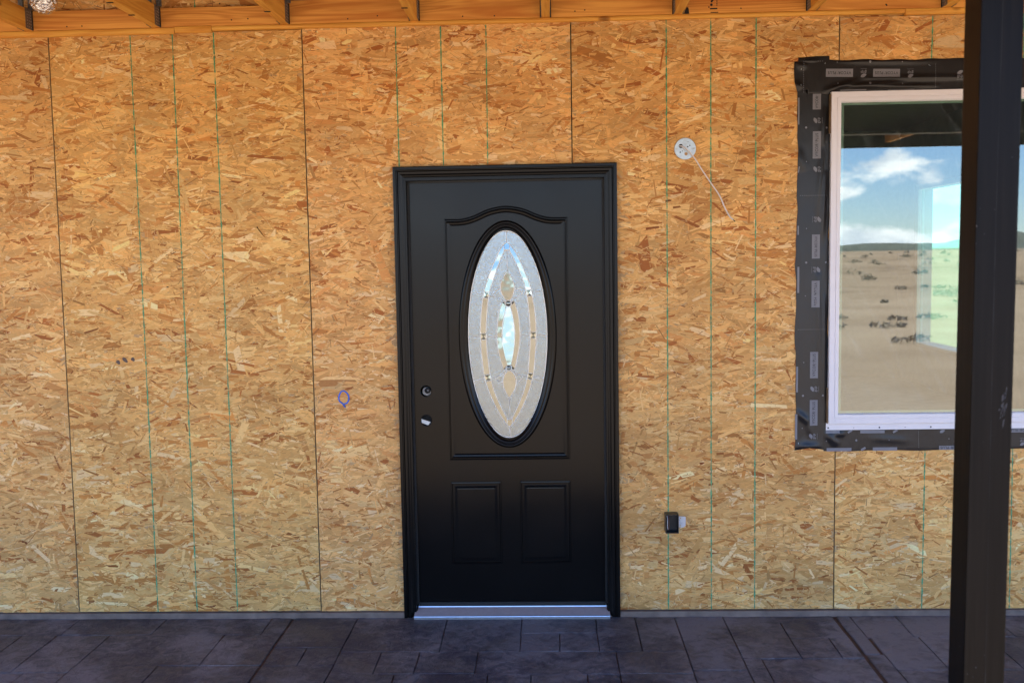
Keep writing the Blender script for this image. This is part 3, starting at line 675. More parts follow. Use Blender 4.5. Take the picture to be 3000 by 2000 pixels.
# leaf with the oval opening and the two lock bores
BORES = [(-15.42, 41.5), (-15.46, 36.0)]
leaf_y = 1.2
leaf = MB().plate([rect_loop(-17.85, 17.85, 1.1, 79.85), ellipse(GX, GZ, GA+.25, GB+.25)[::-1]]+[circle(x, z, 1.04)[::-1] for x, z in BORES], leaf_y, leaf_y+1.75).build('door_leaf', MAT['door'], door)
pm = MB(); UPP = [(-11.5, 28.25), (11.5, 28.25), (11.5, 73.4)]
arch = catmull([(11.5, 73.4), (8.2, 73.42), (6.0, 73.95), (3.2, 75.1), (0, 75.62), (-3.2, 75.1), (-6.0, 73.95), (-8.2, 73.42), (-11.5, 73.4)], 6)
UPP = UPP[:2]+[tuple(p) for p in arch]
PROF = [(0, 0), (.06, -.07), (.16, -.07), (.22, .12), (.38, .14), (.46, .0), (.56, .0), (.66, .13), (.92, .17), (1.15, .13), (1.55, -.06), (1.62, 0)]
sweep(pm, UPP, PROF, leaf_y-.004); fix_normals(pm.build('panel_moulding', MAT['door'], leaf))
for x0, x1, z0, z1 in ((-11.4, -1.45, 8.3, 24.55), (1.58, 11.53, 8.38, 24.6)):
    pm = MB(); sweep(pm, rect_loop(x0, x1, z0, z1), [(0, 0), (.06, -.08), (.2, -.08), (.3, .13), (.5, .16), (.62, -.02), (.8, -.05), (1.05, .0), (1.45, .2), (1.6, .22)], leaf_y-.004)
    pm.add([(x0+1.6, leaf_y-.224, z0+1.6), (x1-1.6, leaf_y-.224, z0+1.6), (x1-1.6, leaf_y-.224, z1-1.6), (x0+1.6, leaf_y-.224, z1-1.6)], [(0, 1, 2, 3)])
    pm.build('panel_moulding', MAT['door'], leaf)
ov = MB(); sweep(ov, ellipse(GX, GZ, 9.0, 21.0, 128), [(-.06, 0), (0, .1), (.06, .3), (.2, .46), (.4, .5), (.56, .42), (.64, .3), (.74, .27), (.84, .34), (1.0, .36), (1.2, .2), (1.45, -.05), (1.72, -.3), (1.74, -.6)], leaf_y-.004, smooth=True)
ov.build('oval_frame', MAT['door'], leaf)
def og(px, py):      # point of the leaded pattern, in the grid of the drawing, to inches
    xc = 426+(py-784)*.025
    return (GX+(px-xc)/266*7.25, GZ+(784-py)/702*19.17)
gy = leaf_y+.32
OL = [og(*p) for p in ((414, 157), (384, 186), (345, 260), (300, 370), (262, 492), (244, 640), (240, 784), (250, 930), (272, 1080), (320, 1215), (375, 1325), (428, 1402), (443, 1411))]
IL = [og(*p) for p in ((413, 211), (395, 225), (355, 320), (325, 410), (299, 496), (284, 640), (280, 784), (291, 930), (312, 1072), (345, 1185), (392, 1290), (428, 1354), (444, 1364))]
OR = [og(*p) for p in ((414, 157), (444, 184), (490, 255), (540, 365), (581, 480), (610, 640), (620, 784), (614, 930), (599, 1078), (560, 1210), (510, 1320), (458, 1402), (443, 1411))]
IR = [og(*p) for p in ((413, 211), (437, 222), (478, 300), (515, 385), (548, 490), (570, 640), (578, 784), (574, 930), (563, 1066), (535, 1180), (490, 1290), (460, 1350), (444, 1364))]
ML = [og(*p) for p in ((385, 562), (364, 640), (352, 784), (366, 900), (400, 1016))]; MR = [og(*p) for p in ((470, 560), (495, 640), (510, 784), (500, 900), (475, 1018))]
NL = [og(*p) for p in ((414, 590), (394, 690), (388, 790), (398, 880), (425, 986))]; NR = [og(*p) for p in ((442, 590), (465, 690), (474, 784), (468, 880), (450, 986))]
T1 = [og(*p) for p in ((420, 350), (384, 415), (374, 465), (386, 510), (412, 552))]; T2 = [og(*p) for p in ((420, 350), (456, 415), (468, 465), (460, 510), (442, 552))]
T3 = [og(*p) for p in ((441, 1218), (405, 1155), (396, 1105), (404, 1060), (424, 1028))]; T4 = [og(*p) for p in ((441, 1218), (478, 1155), (486, 1105), (478, 1060), (450, 1028))]
cm = []
def came(pts, r=.068, n=6, sm=True):
    p = catmull([Vector((a, gy-.05, b)) for a, b in pts], n) if sm and len(pts) > 2 else [Vector((a, gy-.05, b)) for a, b in pts]
    cm.append((p, r, False))
for q in (OL, IL, OR, IR, ML, MR, NL, NR, T1, T2, T3, T4): came(q)
cm.append(([Vector((a, gy-.05, b)) for a, b in ellipse(GX, GZ, GA-.02, GB-.02, 72)], .085, True))
for c, r in ((og(428, 570), .60), (og(435, 1008), .54)): cm.append(([Vector((a, gy-.06, b)) for a, b in circle(c[0], c[1], r, 20)], .075, True))
for pts in (((411, 82), (414, 157)), ((417, 215), (420, 350)), ((441, 1218), (444, 1362)), ((446, 1411), (447, 1486)), ((395, 176), (397, 222)), ((434, 176), (436, 222)), ((396, 209), (436, 209)), ((426, 1356), (427, 1402)), ((461, 1350), (461, 1400)), ((427, 1360), (461, 1358)),
            ((184, 494), (264, 510)), ((297, 518), (327, 519)), ((523, 508), (550, 505)), ((584, 501), (660, 487)), ((164, 796), (240, 796)), ((281, 795), (352, 795)), ((510, 788), (578, 788)), ((620, 788), (692, 787)), ((201, 1092), (273, 1080)), ((313, 1072), (345, 1076)), ((531, 1064), (563, 1062)), ((599, 1069), (671, 1079)),
            ((264, 488), (300, 494)), ((259, 530), (296, 535)), ((550, 484), (583, 478)), ((556, 527), (590, 520)), ((241, 771), (280, 771)), ((241, 814), (281, 814)), ((578, 768), (620, 767)), ((578, 810), (620, 809)), ((268, 1056), (308, 1050)), ((276, 1098), (318, 1091)), ((566, 1045), (604, 1050)), ((560, 1084), (596, 1091))):
    came([og(*p) for p in pts], .055)
for pts in (((374, 470), (345, 485), (328, 516), (360, 533), (386, 548), (410, 572)), ((468, 468), (500, 478), (523, 506), (490, 524), (465, 545), (446, 566)), ((396, 1105), (365, 1098), (345, 1076), (375, 1058), (400, 1032), (420, 1012)), ((486, 1105), (510, 1098), (531, 1064), (500, 1052), (475, 1036), (452, 1012))): came([og(*p) for p in pts], .056, 4)
cmb = MB()
for p, r, cl in cm: cmb.tube(p, r, 6, flat=.7, closed=cl)
cmb.build('leaded_came', MAT['came'], leaf)
flat2 = lambda q: [tuple(v) for v in catmull([Vector(p) for p in q], 6)]
vo_ = flat2(OL)+flat2(OR)[::-1][1:-1]; vi_ = flat2(IL)+flat2(IR)[::-1][1:-1]
mo_ = flat2(ML)+flat2(MR)[::-1]; t_u = flat2(T1)+flat2(T2)[::-1][:-1]; t_l = flat2(T3)+flat2(T4)[::-1][:-1]
def pane(loops, mat, dy=0.0, name='glass_pane', th=.12): return fix_normals(MB().plate(loops, gy+dy, gy+dy+th).build(name, mat, leaf))
def shrink(lp, f):
    cx = sum(p[0] for p in lp)/len(lp); cz = sum(p[1] for p in lp)/len(lp); return [(cx+(x-cx)*f, cz+(z-cz)*f) for x, z in lp]
def pane_split(outer, inner, mat):
    # left and right halves, so that each piece between the cames is a pane of its own
    pane([outer, inner[::-1]], mat)
pane([ellipse(GX, GZ, GA, GB), vo_], MAT['pebble'], label if False else 0.0)
def tilted(loop, up, side, mat='bevel', dy=.01, th=.1):
    """one piece of cut glass, tilted a few degrees to steer what it reflects"""
    o = pane([loop], MAT[mat], dy, th=th); cx = sum(p[0] for p in loop)/len(loop); cz = sum(p[1] for p in loop)/len(loop)
    tu, ts = math.tan(math.radians(up)), math.tan(math.radians(side))
    for v in o.data.vertices:
        v.co.y += ((v.co.z/I+SLAB-cz)*tu+(v.co.x/I-cx)*ts)*I
    return o
def between(A, B, z1, z0):
    def cut(q):
        q = flat2(q); q.sort(key=lambda p: p[1]); zz = np.linspace(z1, z0, 8); xx = np.interp(zz, [p[1] for p in q], [p[0] for p in q]); return list(zip(xx.tolist(), zz.tolist()))
    return cut(A)+cut(B)[::-1]
zs_ = lambda *y: [og(426, v)[1] for v in y]
rg = random.Random(12)
for A, B in ((OL, IL), (IR, OR)):
    for y0, y1, up, sd in ((217, 350, 4.4, .6), (350, 510, 3.4, -.5), (510, 650, .6, .3), (650, 792, -.4, .5), (792, 940, -.7, -.4), (940, 1073, .8, .2), (1073, 1220, -.8, .4), (1220, 1345, -.3, -.6)):
        lp = between(A, B, *zs_(y0, y1))
        if lp: tilted(lp, up*.55, sd)
    # end pieces of each band, upper ones tilted to reflect a sliver of sky
    for y0, y1, yi in ((157, 217, 211), (1345, 1411, 1364)):
        z0_, z1_, zi = zs_(y0, y1, yi); top = y0 < 500
        zo = np.linspace(z1_ if top else z0_, z0_ if top else z1_, 8); n_ = np.linspace(z1_ if top else z0_, zi, 4)
        fx = lambda q, z: np.interp(z, [p[1] for p in sorted(flat2(q), key=lambda p: p[1])], [p[0] for p in sorted(flat2(q), key=lambda p: p[1])])
        O, N_ = (A, B) if A is OL else (B, A)
        lp = [(float(fx(O, z)), float(z)) for z in zo]+[(float(fx(N_, z)), float(z)) for z in n_[::-1]]
        tilted(lp, 2.4 if top else -.4, .2)
pane([vi_, mo_, t_u, t_l], MAT['pebble'], .015)
nl_, nr_ = flat2(NL), flat2(NR)
tilted(flat2(ML)+nl_[::-1], 2.2, -.6); tilted(nr_+flat2(MR)[::-1], -.4, .6); tilted(nl_+nr_[::-1], 3.3, .2)  # middle piece tilted up so reflected cloud gives a pale centre
tilted(shrink(t_u, .99), .5, .2, dy=-.01); tilted(shrink(t_l, .99), -.3, -.2, dy=-.01)
for c, r in ((og(428, 570), .55), (og(435, 1008), .5)):
    g = MB(); n = 16; vs = [(c[0], gy-.28, c[1])]; fs = []
    for k, (rr, yy) in enumerate(((.5, -.22), (.85, -.1), (1.0, .0))): vs += [(c[0]+r*rr*math.cos(2*math.pi*i/n), gy+yy, c[1]+r*rr*math.sin(2*math.pi*i/n)) for i in range(n)]
    fs += [(0, 1+i, 1+(i+1) % n) for i in range(n)]+[(1+k*n+i, 1+(k+1)*n+i, 1+(k+1)*n+(i+1) % n, 1+k*n+(i+1) % n) for k in range(2) for i in range(n)]
    fix_normals(g.add(vs, fs, 0, True).build('glass_jewel', MAT['bevel'], leaf))
# small bevelled blocks where the bands cross
for a in (((262, 490), (299, 496), (296, 533), (259, 529)), ((550, 484), (583, 479), (590, 520), (556, 526)), ((241, 772), (280, 772), (281, 813), (241, 813)), ((579, 768), (620, 768), (620, 809), (578, 809)), ((268, 1056), (308, 1051), (317, 1091), (276, 1097)), ((566, 1046), (603, 1050), (596, 1090), (560, 1084))):
    q = [og(*p) for p in a]; c = (sum(p[0] for p in q)/4, sum(p[1] for p in q)/4)
    b = MB().add([(x, gy-.02, z) for x, z in q]+[(c[0], gy-.20, c[1])], [(0, 1, 4), (1, 2, 4), (2, 3, 4), (3, 0, 4)]); fix_normals(b.build('bevel_block', MAT['bevel'], leaf))
# lock bores
for k, (x, z) in enumerate(BORES):
    b = MB(); n = 24; vs = []; rings = ((1.14, leaf_y-.03), (1.02, leaf_y-.05), (1.0, leaf_y+.1), (1.0, leaf_y+1.7))
    for r, y in rings: vs += [(x+r*math.cos(2*math.pi*i/n), y, z+r*math.sin(2*math.pi*i/n)) for i in range(n)]
    b.add(vs, [(j*n+i, j*n+(i+1) % n, (j+1)*n+(i+1) % n, (j+1)*n+i) for j in range(3) for i in range(n)], 0, True)
    if k == 0:
        b.plate([circle(x+.1, z-.1, .8, 20)], leaf_y+.5, leaf_y+.8, 2); b.tube([(x+.3, leaf_y-.05, z+.1), (x+.3, leaf_y+.6, z+.1)], .55, 16, 3); b.tube([(x+.36, leaf_y-.1, z+.12), (x+.36, leaf_y+.2, z+.12)], .2, 10, 2)
    else:
        b.add([(x-1.0, leaf_y+.3, z+.25), (x+.75, leaf_y+.3, z-.35), (x+.3, leaf_y+.3, z-.98), (x-.9, leaf_y+.3, z-.5)], [(0, 1, 2, 3)], 4); b.plate([circle(x, z, .99, 20)], leaf_y+1.3, leaf_y+1.6, 3)
    b.build('lock_bore', [MAT['door'], MAT['galv'], MAT['galvd'], MAT['dark'], MAT['reveal']], leaf)
# frame round the leaf
CP = [(0, 1.28), (.12, 1.36), (.55, 1.36), (.62, 1.12), (.74, 1.10), (.95, 1.26), (1.35, 1.22), (1.6, .95), (1.78, .92), (1.92, .80)]
def casing(path, name):      # open run of brick mould, outer edge given; inset towards the opening
    m = MB(); vs = []
    P = [Vector(p) for p in path]
    for (px, pz, ix, iz) in path_frames[name]:
        vs += [(px, .0, pz)]+[(px+ix*o, -h, pz+iz*o) for o, h in CP]+[(px+ix*1.92, .3, pz+iz*1.92)]
    k = len(CP)+2; fs = [(i*k+j, i*k+j+1, (i+1)*k+j+1, (i+1)*k+j) for i in range(len(path_frames[name])-1) for j in range(k-1)]
    fs += [tuple(range(k)), tuple((len(path_frames[name])-1)*k+j for j in range(k-1, -1, -1))]
    o = fix_normals(m.add(vs, fs).build('casing', MAT['trim'], door)); return o
XO, ZO, ZB = 20.2, 82.65, -.93
path_frames = {'l': [(-XO, ZB, 1, 0), (-XO, ZO, 1, -1)], 'r': [(XO, ZB, -1, 0), (XO, ZO, -1, -1)], 't': [(-XO+.004, ZO, 1, -1), (XO-.004, ZO, -1, -1)]}
for k in 'lrt': casing([(0, 0)], k)
jb = MB()
for s in (-1, 1):
    a, b = sorted((s*17.95, s*18.6)); jb.box(a, b, -.5, 4.5, ZB+.05, 81.0)
    a, b = sorted((s*17.45, s*17.94)); jb.box(a, b, 3.0, 4.5, 1.0, 79.9)
    a, b = sorted((s*17.95, s*18.25)); jb.box(a, b, -.78, -.5, ZB+.05, 80.6)
jb.box(-17.94, 17.94, -.5, 4.5, 80.15, 81.0); jb.box(-17.94, 17.94, -.78, -.5, 80.15, 80.55); jb.build('jamb', MAT['trim'], door)
ws = MB()
for s in (-1, 1):
    a, b = sorted((s*17.60, s*17.93)); ws.box(a, b, .75, 1.18, 1.0, 80.1)
ws.box(-17.59, 17.59, .75, 1.18, 79.8, 80.12); ws.build('weatherstrip', MAT['seal'], door)
MB().box(-17.6, 17.6, .85, 1.15, .5, 1.3).build('door_sweep', MAT['seal'], door)
th = MB(); prof = [(1.7, .95), (1.0, .95), (.92, .78)]
vs = lambda p: [(-(18.3 if y < 0.2 else 17.6), y, z) for y, z in p]+[((18.3 if y < 0.2 else 17.6), y, z) for y, z in p]
def strip_(m, p, mi):
    n = len(p); m.add([(-18.25 if y < -.5 else -17.75, y, z) for y, z in p]+[(18.25 if y < -.5 else 17.75, y, z) for y, z in p], [(i, i+1, n+i+1, n+i) for i in range(n-1)], mi)
strip_(th, [(2.4, .62), (.95, .62), (.80, .56), (.74, .40)], 0)
dk = [(.74, .40)]
for k in range(8): dk += [(.60-k*.31, .36-k*.095), (.50-k*.31, .41-k*.095), (.40-k*.31, .33-k*.095)]
dk += [(-1.95, -.42)]
strip_(th, dk, 1); strip_(th, [(-1.95, -.42), (-1.98, -.32), (-2.15, -.36), (-2.2, -.48), (-2.2, -.93)], 0)
th.build('threshold', [MAT['alu'], MAT['sill']], door)

# ------------------------------------------------------------------ picture window
win = thing('picture_window', 'large fixed window in a white vinyl frame reflecting desert and clouds', 'window', (94, 0, 34))
FX0, FX1, FZ0, FZ1 = 58.2, 130.2, 34.9, 94.2
fr = MB(); sweep(fr, rect_loop(FX0, FX1, FZ0, FZ1), [(0, .35), (0, 1.22), (.03, 1.25), (.93, 1.25), (.96, 1.15), (1.02, 1.15), (1.05, 1.25), (1.62, 1.25), (1.7, 1.18), (1.86, .62), (1.9, .35)], 0); fr.build('window_frame', MAT['vinyl'], win)
fn = MB().box(57.95, 131, -.42, -.34, 33.65, FZ0+.1)
for i in range(13):
    x = 58.35+i*4.62; fn.plate([circle(x, 34.05, .15 if i % 2 == 0 else .07, 8)], -.44, -.421, 1)
fn.build('nailing_fin', [MAT['vinyl'], MAT['dark']], win)
bl = MB().box(57.95, 58.19, -.9, -.3, 35.0, 41.5); bl.box(57.95, 58.19, -.9, -.3, 87.0, 93.8); bl.build('adhesive_smear', MAT['bronze'], win)
MB().box(59.3, 60.2, -1.268, -1.25, 35.35, 35.65, bev=.05).build('weep_cover', MAT['vinyl'], win)
MB().box(60.0, 128.4, -.62, -.50, 36.6, 92.5).build('window_glass', MAT['glass'], win)
sp = MB(); sweep(sp, rect_loop(59.95, 128.45, 36.55, 92.55), [(0, .45), (.62, .45), (.62, .1)], 0); sp.build('glazing_spacer', MAT['spacer'], win)

# ------------------------------------------------------------------ flashing tape round the window
def txt_mesh(s, size=1.0):
    cu = bpy.data.curves.new('t', 'FONT'); cu.body = s; cu.size = size; cu.align_x = 'CENTER'; cu.align_y = 'CENTER'; cu.resolution_u = 3; cu.offset = 0.014*size; cu.space_character = 1.1
    ob = bpy.data.objects.new('t', cu); C.objects.link(ob); dg = bpy.context.evaluated_depsgraph_get(); dg.update()
    me = bpy.data.meshes.new_from_object(ob.evaluated_get(dg)); v = [(p.co.x, p.co.y) for p in me.vertices]; f = [tuple(p.vertices) for p in me.polygons]
    bpy.data.objects.remove(ob); bpy.data.meshes.remove(me); return v, f
TXT = {}
def compose(parts):
    V = []; Fc = []; x = 0
    for t, size, up, gap in parts:
        v, f = txt_mesh(t, size); a = min(p[0] for p in v); b0 = min(p[1] for p in v); n0 = len(V)
        V += [(p[0]-a+x, p[1]-b0+up) for p in v]; Fc += [tuple(i+n0 for i in q) for q in f]; x += max(p[0] for p in v)-a+gap
    return V, Fc
for s, parts in (('VYCOR® PLUS', (('VYCOR', 1, 0, .07), ('®', .32, .42, .28), ('PLUS', 1, 0, 0))), ('VYCOR®', (('VYCOR', 1, 0, .07), ('®', .32, .42, 0))), ('gcp', None), ('OR® PLUS', (('OR', 1, 0, .07), ('®', .32, .42, .28), ('PLUS', 1, 0, 0)))):
    v, f = compose(parts) if parts else txt_mesh(s); x0 = min(p[0] for p in v); x1 = max(p[0] for p in v); z0 = min(p[1] for p in v); z1 = max(p[1] for p in v)
    TXT[s] = ([((p[0]-x0)/(x1-x0)-.5, (p[1]-(z0+z1)/2)/(x1-x0)) for p in v], f)
def tape_piece(name, label, x0, x1, z0, z1, ybase, folds, edge, nx, nz, labels, extra=None, taper=None):
    rs = random.Random(hash(name+label) % 1000 if False else len(label))
    def d(x, z):
        h = .035*mn.noise(Vector((x*.22, z*.22, ybase*9)))+.05
        for (ax, az, bx, bz, w, amp) in folds:
            ux, uz = bx-ax, bz-az; L2 = ux*ux+uz*uz; t = max(0, min(1, ((x-ax)*ux+(z-az)*uz)/L2)); q = math.hypot(x-ax-ux*t, z-az-uz*t)
            h += 1.4*amp*math.exp(-(q/w)**2)*math.sin(math.pi*min(1, .12+t))
        return max(.0, h)
    o_ = thing(name, label, 'flashing tape', ((x0+x1)/2, 0, (z0+z1)/2), 'black flashing tape round the window')
    m = MB(); vs = []
    for j in range(nz+1):
        for i in range(nx+1):
            u, w = i/nx, j/nz; x, z = x0+(x1-x0)*u, z0+(z1-z0)*w
            ex = edge*mn.noise(Vector((x*.3, z*.3, 5.5)))
            if i in (0, nx): x += ex
            if j in (0, nz): z += ex
            if taper: x, z = taper(x, z)
            vs.append((x, ybase-d(x, z) if 0 < i < nx and 0 < j < nz else ybase-.02, z))
    fs = [(j*(nx+1)+i, j*(nx+1)+i+1, (j+1)*(nx+1)+i+1, (j+1)*(nx+1)+i) for j in range(nz) for i in range(nx)]
    m.add(vs, fs, 0, True).build('film', MAT['tape'], o_)
    def put(pts, faces, mi, mb, lift): mb.add([(x, ybase-d(x, z)-lift, z) for x, z in pts], faces, mi)
    for lb in labels:
        mb = MB(); kind = lb[0]
        if kind in ('box', 'bar'):
            _, cx, cz, w, h, rot = lb[:6]; a = math.radians(rot); ca, sa = math.cos(a), math.sin(a); gx, gz = 14, 4
            T = lambda p: (cx+p[0]*ca-p[1]*sa, cz+p[0]*sa+p[1]*ca)
            put([T((-w/2+w*i/gx, -h/2+h*j/gz)) for j in range(gz+1) for i in range(gx+1)], [(j*(gx+1)+i, j*(gx+1)+i+1, (j+1)*(gx+1)+i+1, (j+1)*(gx+1)+i) for j in range(gz) for i in range(gx)], 0, mb, .045)
            if kind == 'box':
                v, f = TXT[lb[6]]; s = w*lb[7] if len(lb) > 7 else w*.86
                put([T((p[0]*s, p[1]*s*1.12)) for p in v], f, 1, mb, .056)
        elif kind == 'logo':
            _, cx, cz, s, rot = lb[:5]; mir = lb[5] if len(lb) > 5 else 1; a = math.radians(rot); ca, sa = math.cos(a), math.sin(a)
            T = lambda p: (cx+mir*p[0]*s*ca-p[1]*s*sa, cz+mir*p[0]*s*sa+p[1]*s*ca)
            v, f = TXT['gcp']; put([T((p[0]*1.0, p[1]*1.05-.35)) for p in v], f, 0, mb, .024)
            leaf_ = [(-.50, .15), (-.30, .02), (.0, .0), (.28, .12), (.47, .38), (.5, .62), (.38, .58), (.3, .70), (.18, .62), (.08, .70), (-.02, .58), (-.14, .60), (-.2, .45), (-.32, .42)]
            tr = tessellate_polygon([[Vector((p[0], p[1], 0)) for p in leaf_]]); put([T(p) for p in leaf_], [tuple(t) for t in tr], 0, mb, .024)
            put([T(p) for p in ((-.55, -.86), (.55, -.86), (.55, -.82), (-.55, -.82))], [(0, 1, 2, 3)], 0, mb, .024)
        elif kind == 'dot':
            _, cx, cz, r = lb; put([(cx+r*math.cos(2*math.pi*i/10), cz+r*math.sin(2*math.pi*i/10)) for i in range(10)], [tuple(range(10))], 0, mb, .024)
        elif kind == 'dash':
            _, ax, az, bx, bz = lb; L_ = math.hypot(bx-ax, bz-az); n = int(L_/.36)
            for i in range(n):
                t0, t1 = (i+.2)/n, (i+.65)/n; ux, uz = (bx-ax)/L_, (bz-az)/L_; px, pz = -uz*.035, ux*.035
                p0 = (ax+(bx-ax)*t0, az+(bz-az)*t0); p1 = (ax+(bx-ax)*t1, az+(bz-az)*t1)
                put([(p0[0]-px, p0[1]-pz), (p1[0]-px, p1[1]-pz), (p1[0]+px, p1[1]+pz), (p0[0]+px, p0[1]+pz)], [(0, 1, 2, 3)], 0, mb, .024)
        nm = {'box': 'printed_label', 'bar': 'printed_label', 'logo': 'printed_logo', 'dot': 'printed_dot', 'dash': 'printed_dashes'}[kind]
        mb.build(nm, [MAT['print'], MAT['ink']], o_)
    if extra:
        for (x, z, l, a) in extra:
            MB().tube([(x, ybase-d(x, z)-.03, z), (x+math.cos(a)*l, ybase-d(x, z)-.05, z+math.sin(a)*l)], .03, 5).build('staple', MAT['zinc'], o_)
    return o_
LB = []
for cz, w, rot, s in ((85.1, 4.8, 90, 'VYCOR® PLUS'), (67.05, 4.3, -90, 'VYCOR® PLUS'), (58.5, 4.8, -90, 'VYCOR® PLUS'), (45.6, 4.8, 90, 'VYCOR® PLUS'), (36.85, 4.7, 90, 'VYCOR® PLUS')):
    LB.append(('box', 55.9 if cz > 50 else 55.75, cz, w, 1.42, rot, s))
LB += [('box', 55.85, 92.7, 2.75, 1.45, 90, 'VYCOR®'), ('logo', 55.95, 89.4, 1.0, 90), ('logo', 56.0, 80.8, 1.0, 90), ('logo', 56.1, 71.9, 1.0, -90), ('logo', 56.05, 62.9, 1.0, -90), ('logo', 55.8, 41.2, 1.0, 90), ('logo', 55.6, 32.5, 1.0, 90),
       ('bar', 52.66, 91.1, 4.7, .26, 90), ('bar', 52.8, 61.1, 4.7, .36, 90), ('bar', 52.7, 43.0, 4.7, .34, 90), ('bar', 52.6, 34.3, 4.7, .4, 90), ('bar', 52.75, 80.8, 1.1, .2, 80), ('bar', 52.72, 70.0, 1.6, .25, 90),
       ('dot', 54.0, 88.2, .2), ('dot', 57.6, 88.1, .18), ('dot', 54.1, 82.2, .09), ('dot', 54.2, 70.3, .1), ('dot', 54.2, 64.2, .19), ('dot', 57.7, 64.2, .18), ('dot', 54.1, 58.2, .09), ('dot', 53.9, 46.1, .1), ('dot', 53.8, 40.0, .19), ('dot', 57.4, 40.0, .18), ('dot', 53.7, 34.0, .09),
       ('dash', 52.9, 76.2, 57.9, 76.15), ('dash', 52.7, 52.1, 57.8, 52.1)]
tape_piece('flashing_tape', 'black flashing tape running vertically down the left side of the window', 52.45, 58.25, 30.0, 95.0, -.13,
           [(57.2, 91, 56.6, 83, .5, .22), (56.8, 84, 55.9, 70, .45, .24), (57.4, 80, 56.9, 66, .35, .22), (56.4, 62, 57.0, 38, .38, .20), (57.5, 58, 57.6, 36, .3, .18), (52.8, 37, 55.2, 34.6, .5, .22), (53.0, 84, 53.6, 80, .5, .14), (53, 30.6, 57.8, 30.4, .7, .22), (54.5, 36, 55.5, 31.5, .6, .14)], .35, 34, 170, LB,
           [(53.0, 31.1, .3, 1.5)])
LT = [('box', 59.75, 97.62, 4.75, 1.42, 178.5, 'VYCOR® PLUS'), ('logo', 64.0, 97.4, 1.02, 180), ('box', 68.0, 97.42, 4.7, 1.42, 178.5, 'VYCOR® PLUS'), ('logo', 72.2, 97.15, 1.02, 180), ('logo', 80.8, 96.9, 1.05, 0), ('box', 86.5, 97.1, 4.7, 1.42, 0, 'VYCOR® PLUS'),
      ('dot', 59.35, 99.5, .1), ('dot', 65.1, 99.45, .2), ('dot', 59.5, 95.8, .11), ('dot', 65.1, 95.7, .2), ('dot', 70.8, 95.5, .1), ('dot', 70.7, 99.3, .1),
      ('bar', 62.2, 94.55, 4.6, .22, 0), ('bar', 70.6, 94.4, 4.6, .22, 0), ('dash', 53.45, 99.9, 53.5, 94.2), ('dash', 76.55, 98.9, 76.6, 94.6), ('dash', 53.6, 99.75, 57.0, 99.75)]
tape_piece('flashing_tape', 'black flashing tape laid along the top edge of the window', 51.9, 131, 94.05, 99.85, -.22,
           [(57.6, 94.6, 64, 96.6, .42, .26), (59.5, 95.2, 74, 95.9, .38, .26), (62, 95.1, 80, 95.0, .3, .2), (64, 96.6, 90, 96.3, .4, .16), (52.6, 99.4, 54.0, 98.4, .5, .2), (52.2, 96, 53.2, 94.8, .5, .2), (60, 99.7, 80, 99.1, .4, .1)], .3, 220, 26, LT,
           [(53.0, 98.3, .35, 1.4), (53.0, 95.5, .3, 1.7), (57.2, 99.2, .3, 1.4), (75.3, 98.7, .4, -.6)], taper=lambda x, z: (x+(max(0, (96.2-z))*.28 if x < 54 else 0), z-.010*max(0, x-58)))
tape_piece('flashing_tape', 'small torn tab of black flashing tape at the window top left corner', 52.6, 57.95, 99.2, 100.55, -.17, [(53.2, 99.9, 57, 99.8, .3, .1)], .18, 24, 8, [], None)
LBm = [('bar', 59.2, 33.3, 2.5, .5, 0), ('bar', 66.4, 33.25, 4.4, .55, 0), ('bar', 60.4, 30.0, 4.5, .6, 0), ('bar', 68.7, 30.05, 4.4, .6, 0), ('logo', 79.0, 33.5, .95, 180), ('bar', 62.35, 33.35, .9, .35, 30), ('bar', 70.5, 33.3, .9, .35, 30), ('bar', 64.8, 30.1, .9, .4, 30), ('box', 80.1, 30.15, 3.3, .75, 180, 'OR® PLUS'),
       ('box', 92.4, 33.3, 3.2, .9, 180, 'OR® PLUS'), ('logo', 93.4, 31.0, .9, 180), ('dot', 63.5, 31.7, .2), ('dot', 69.4, 31.7, .09), ('dot', 80.2, 31.8, .1), ('dot', 58.1, 31.6, .1), ('dash', 74.7, 33.6, 74.8, 30.1)]
tape_piece('flashing_tape', 'black flashing tape stuck along the wall below the window sill', 57.6, 131, 29.75, 34.2, -.18,
           [(58.2, 33, 60.5, 30.3, .5, .26), (59.5, 32.8, 62, 32.9, .4, .16), (66, 32, 75, 31.4, .6, .08)], .18, 200, 14, LBm)

# ------------------------------------------------------------------ round junction box with its cable
jbx = thing('junction_box', 'round zinc ceiling box screwed to the OSB right of the door, full of knockouts', 'electrical box', (32.5, -.1, 84.9))
cx, cz, R = 32.5, 84.9, 1.86
HB = [(-.78, .48, .37), (.15, -.92, .30)]
b = MB(); b.plate([circle(cx, cz, R, 40)]+[circle(cx+a, cz+c, r, 16)[::-1] for a, c, r in HB], -.42, -.36)
n = 40; vs = []
for r, y in ((R, -.42), (R+.06, -.40), (R+.06, -.12)): vs += [(cx+r*math.cos(2*math.pi*i/n), y, cz+r*math.sin(2*math.pi*i/n)) for i in range(n)]
b.add(vs, [(j*n+i, j*n+(i+1) % n, (j+1)*n+(i+1) % n, (j+1)*n+i) for j in range(2) for i in range(n)], 0, True)
b.build('box_body', MAT['zinc'], jbx)
for a, c, r in ((-.08, 1.08, .36), (.0, .03, .36), (1.12, -.42, .34)):
    MB().tube([(cx+a+r*math.cos(t), -.425, cz+c+r*math.sin(t)) for t in [2*math.pi*k/20 for k in range(20)]], .035, 5, closed=True).build('knockout', MAT['galv'], jbx)
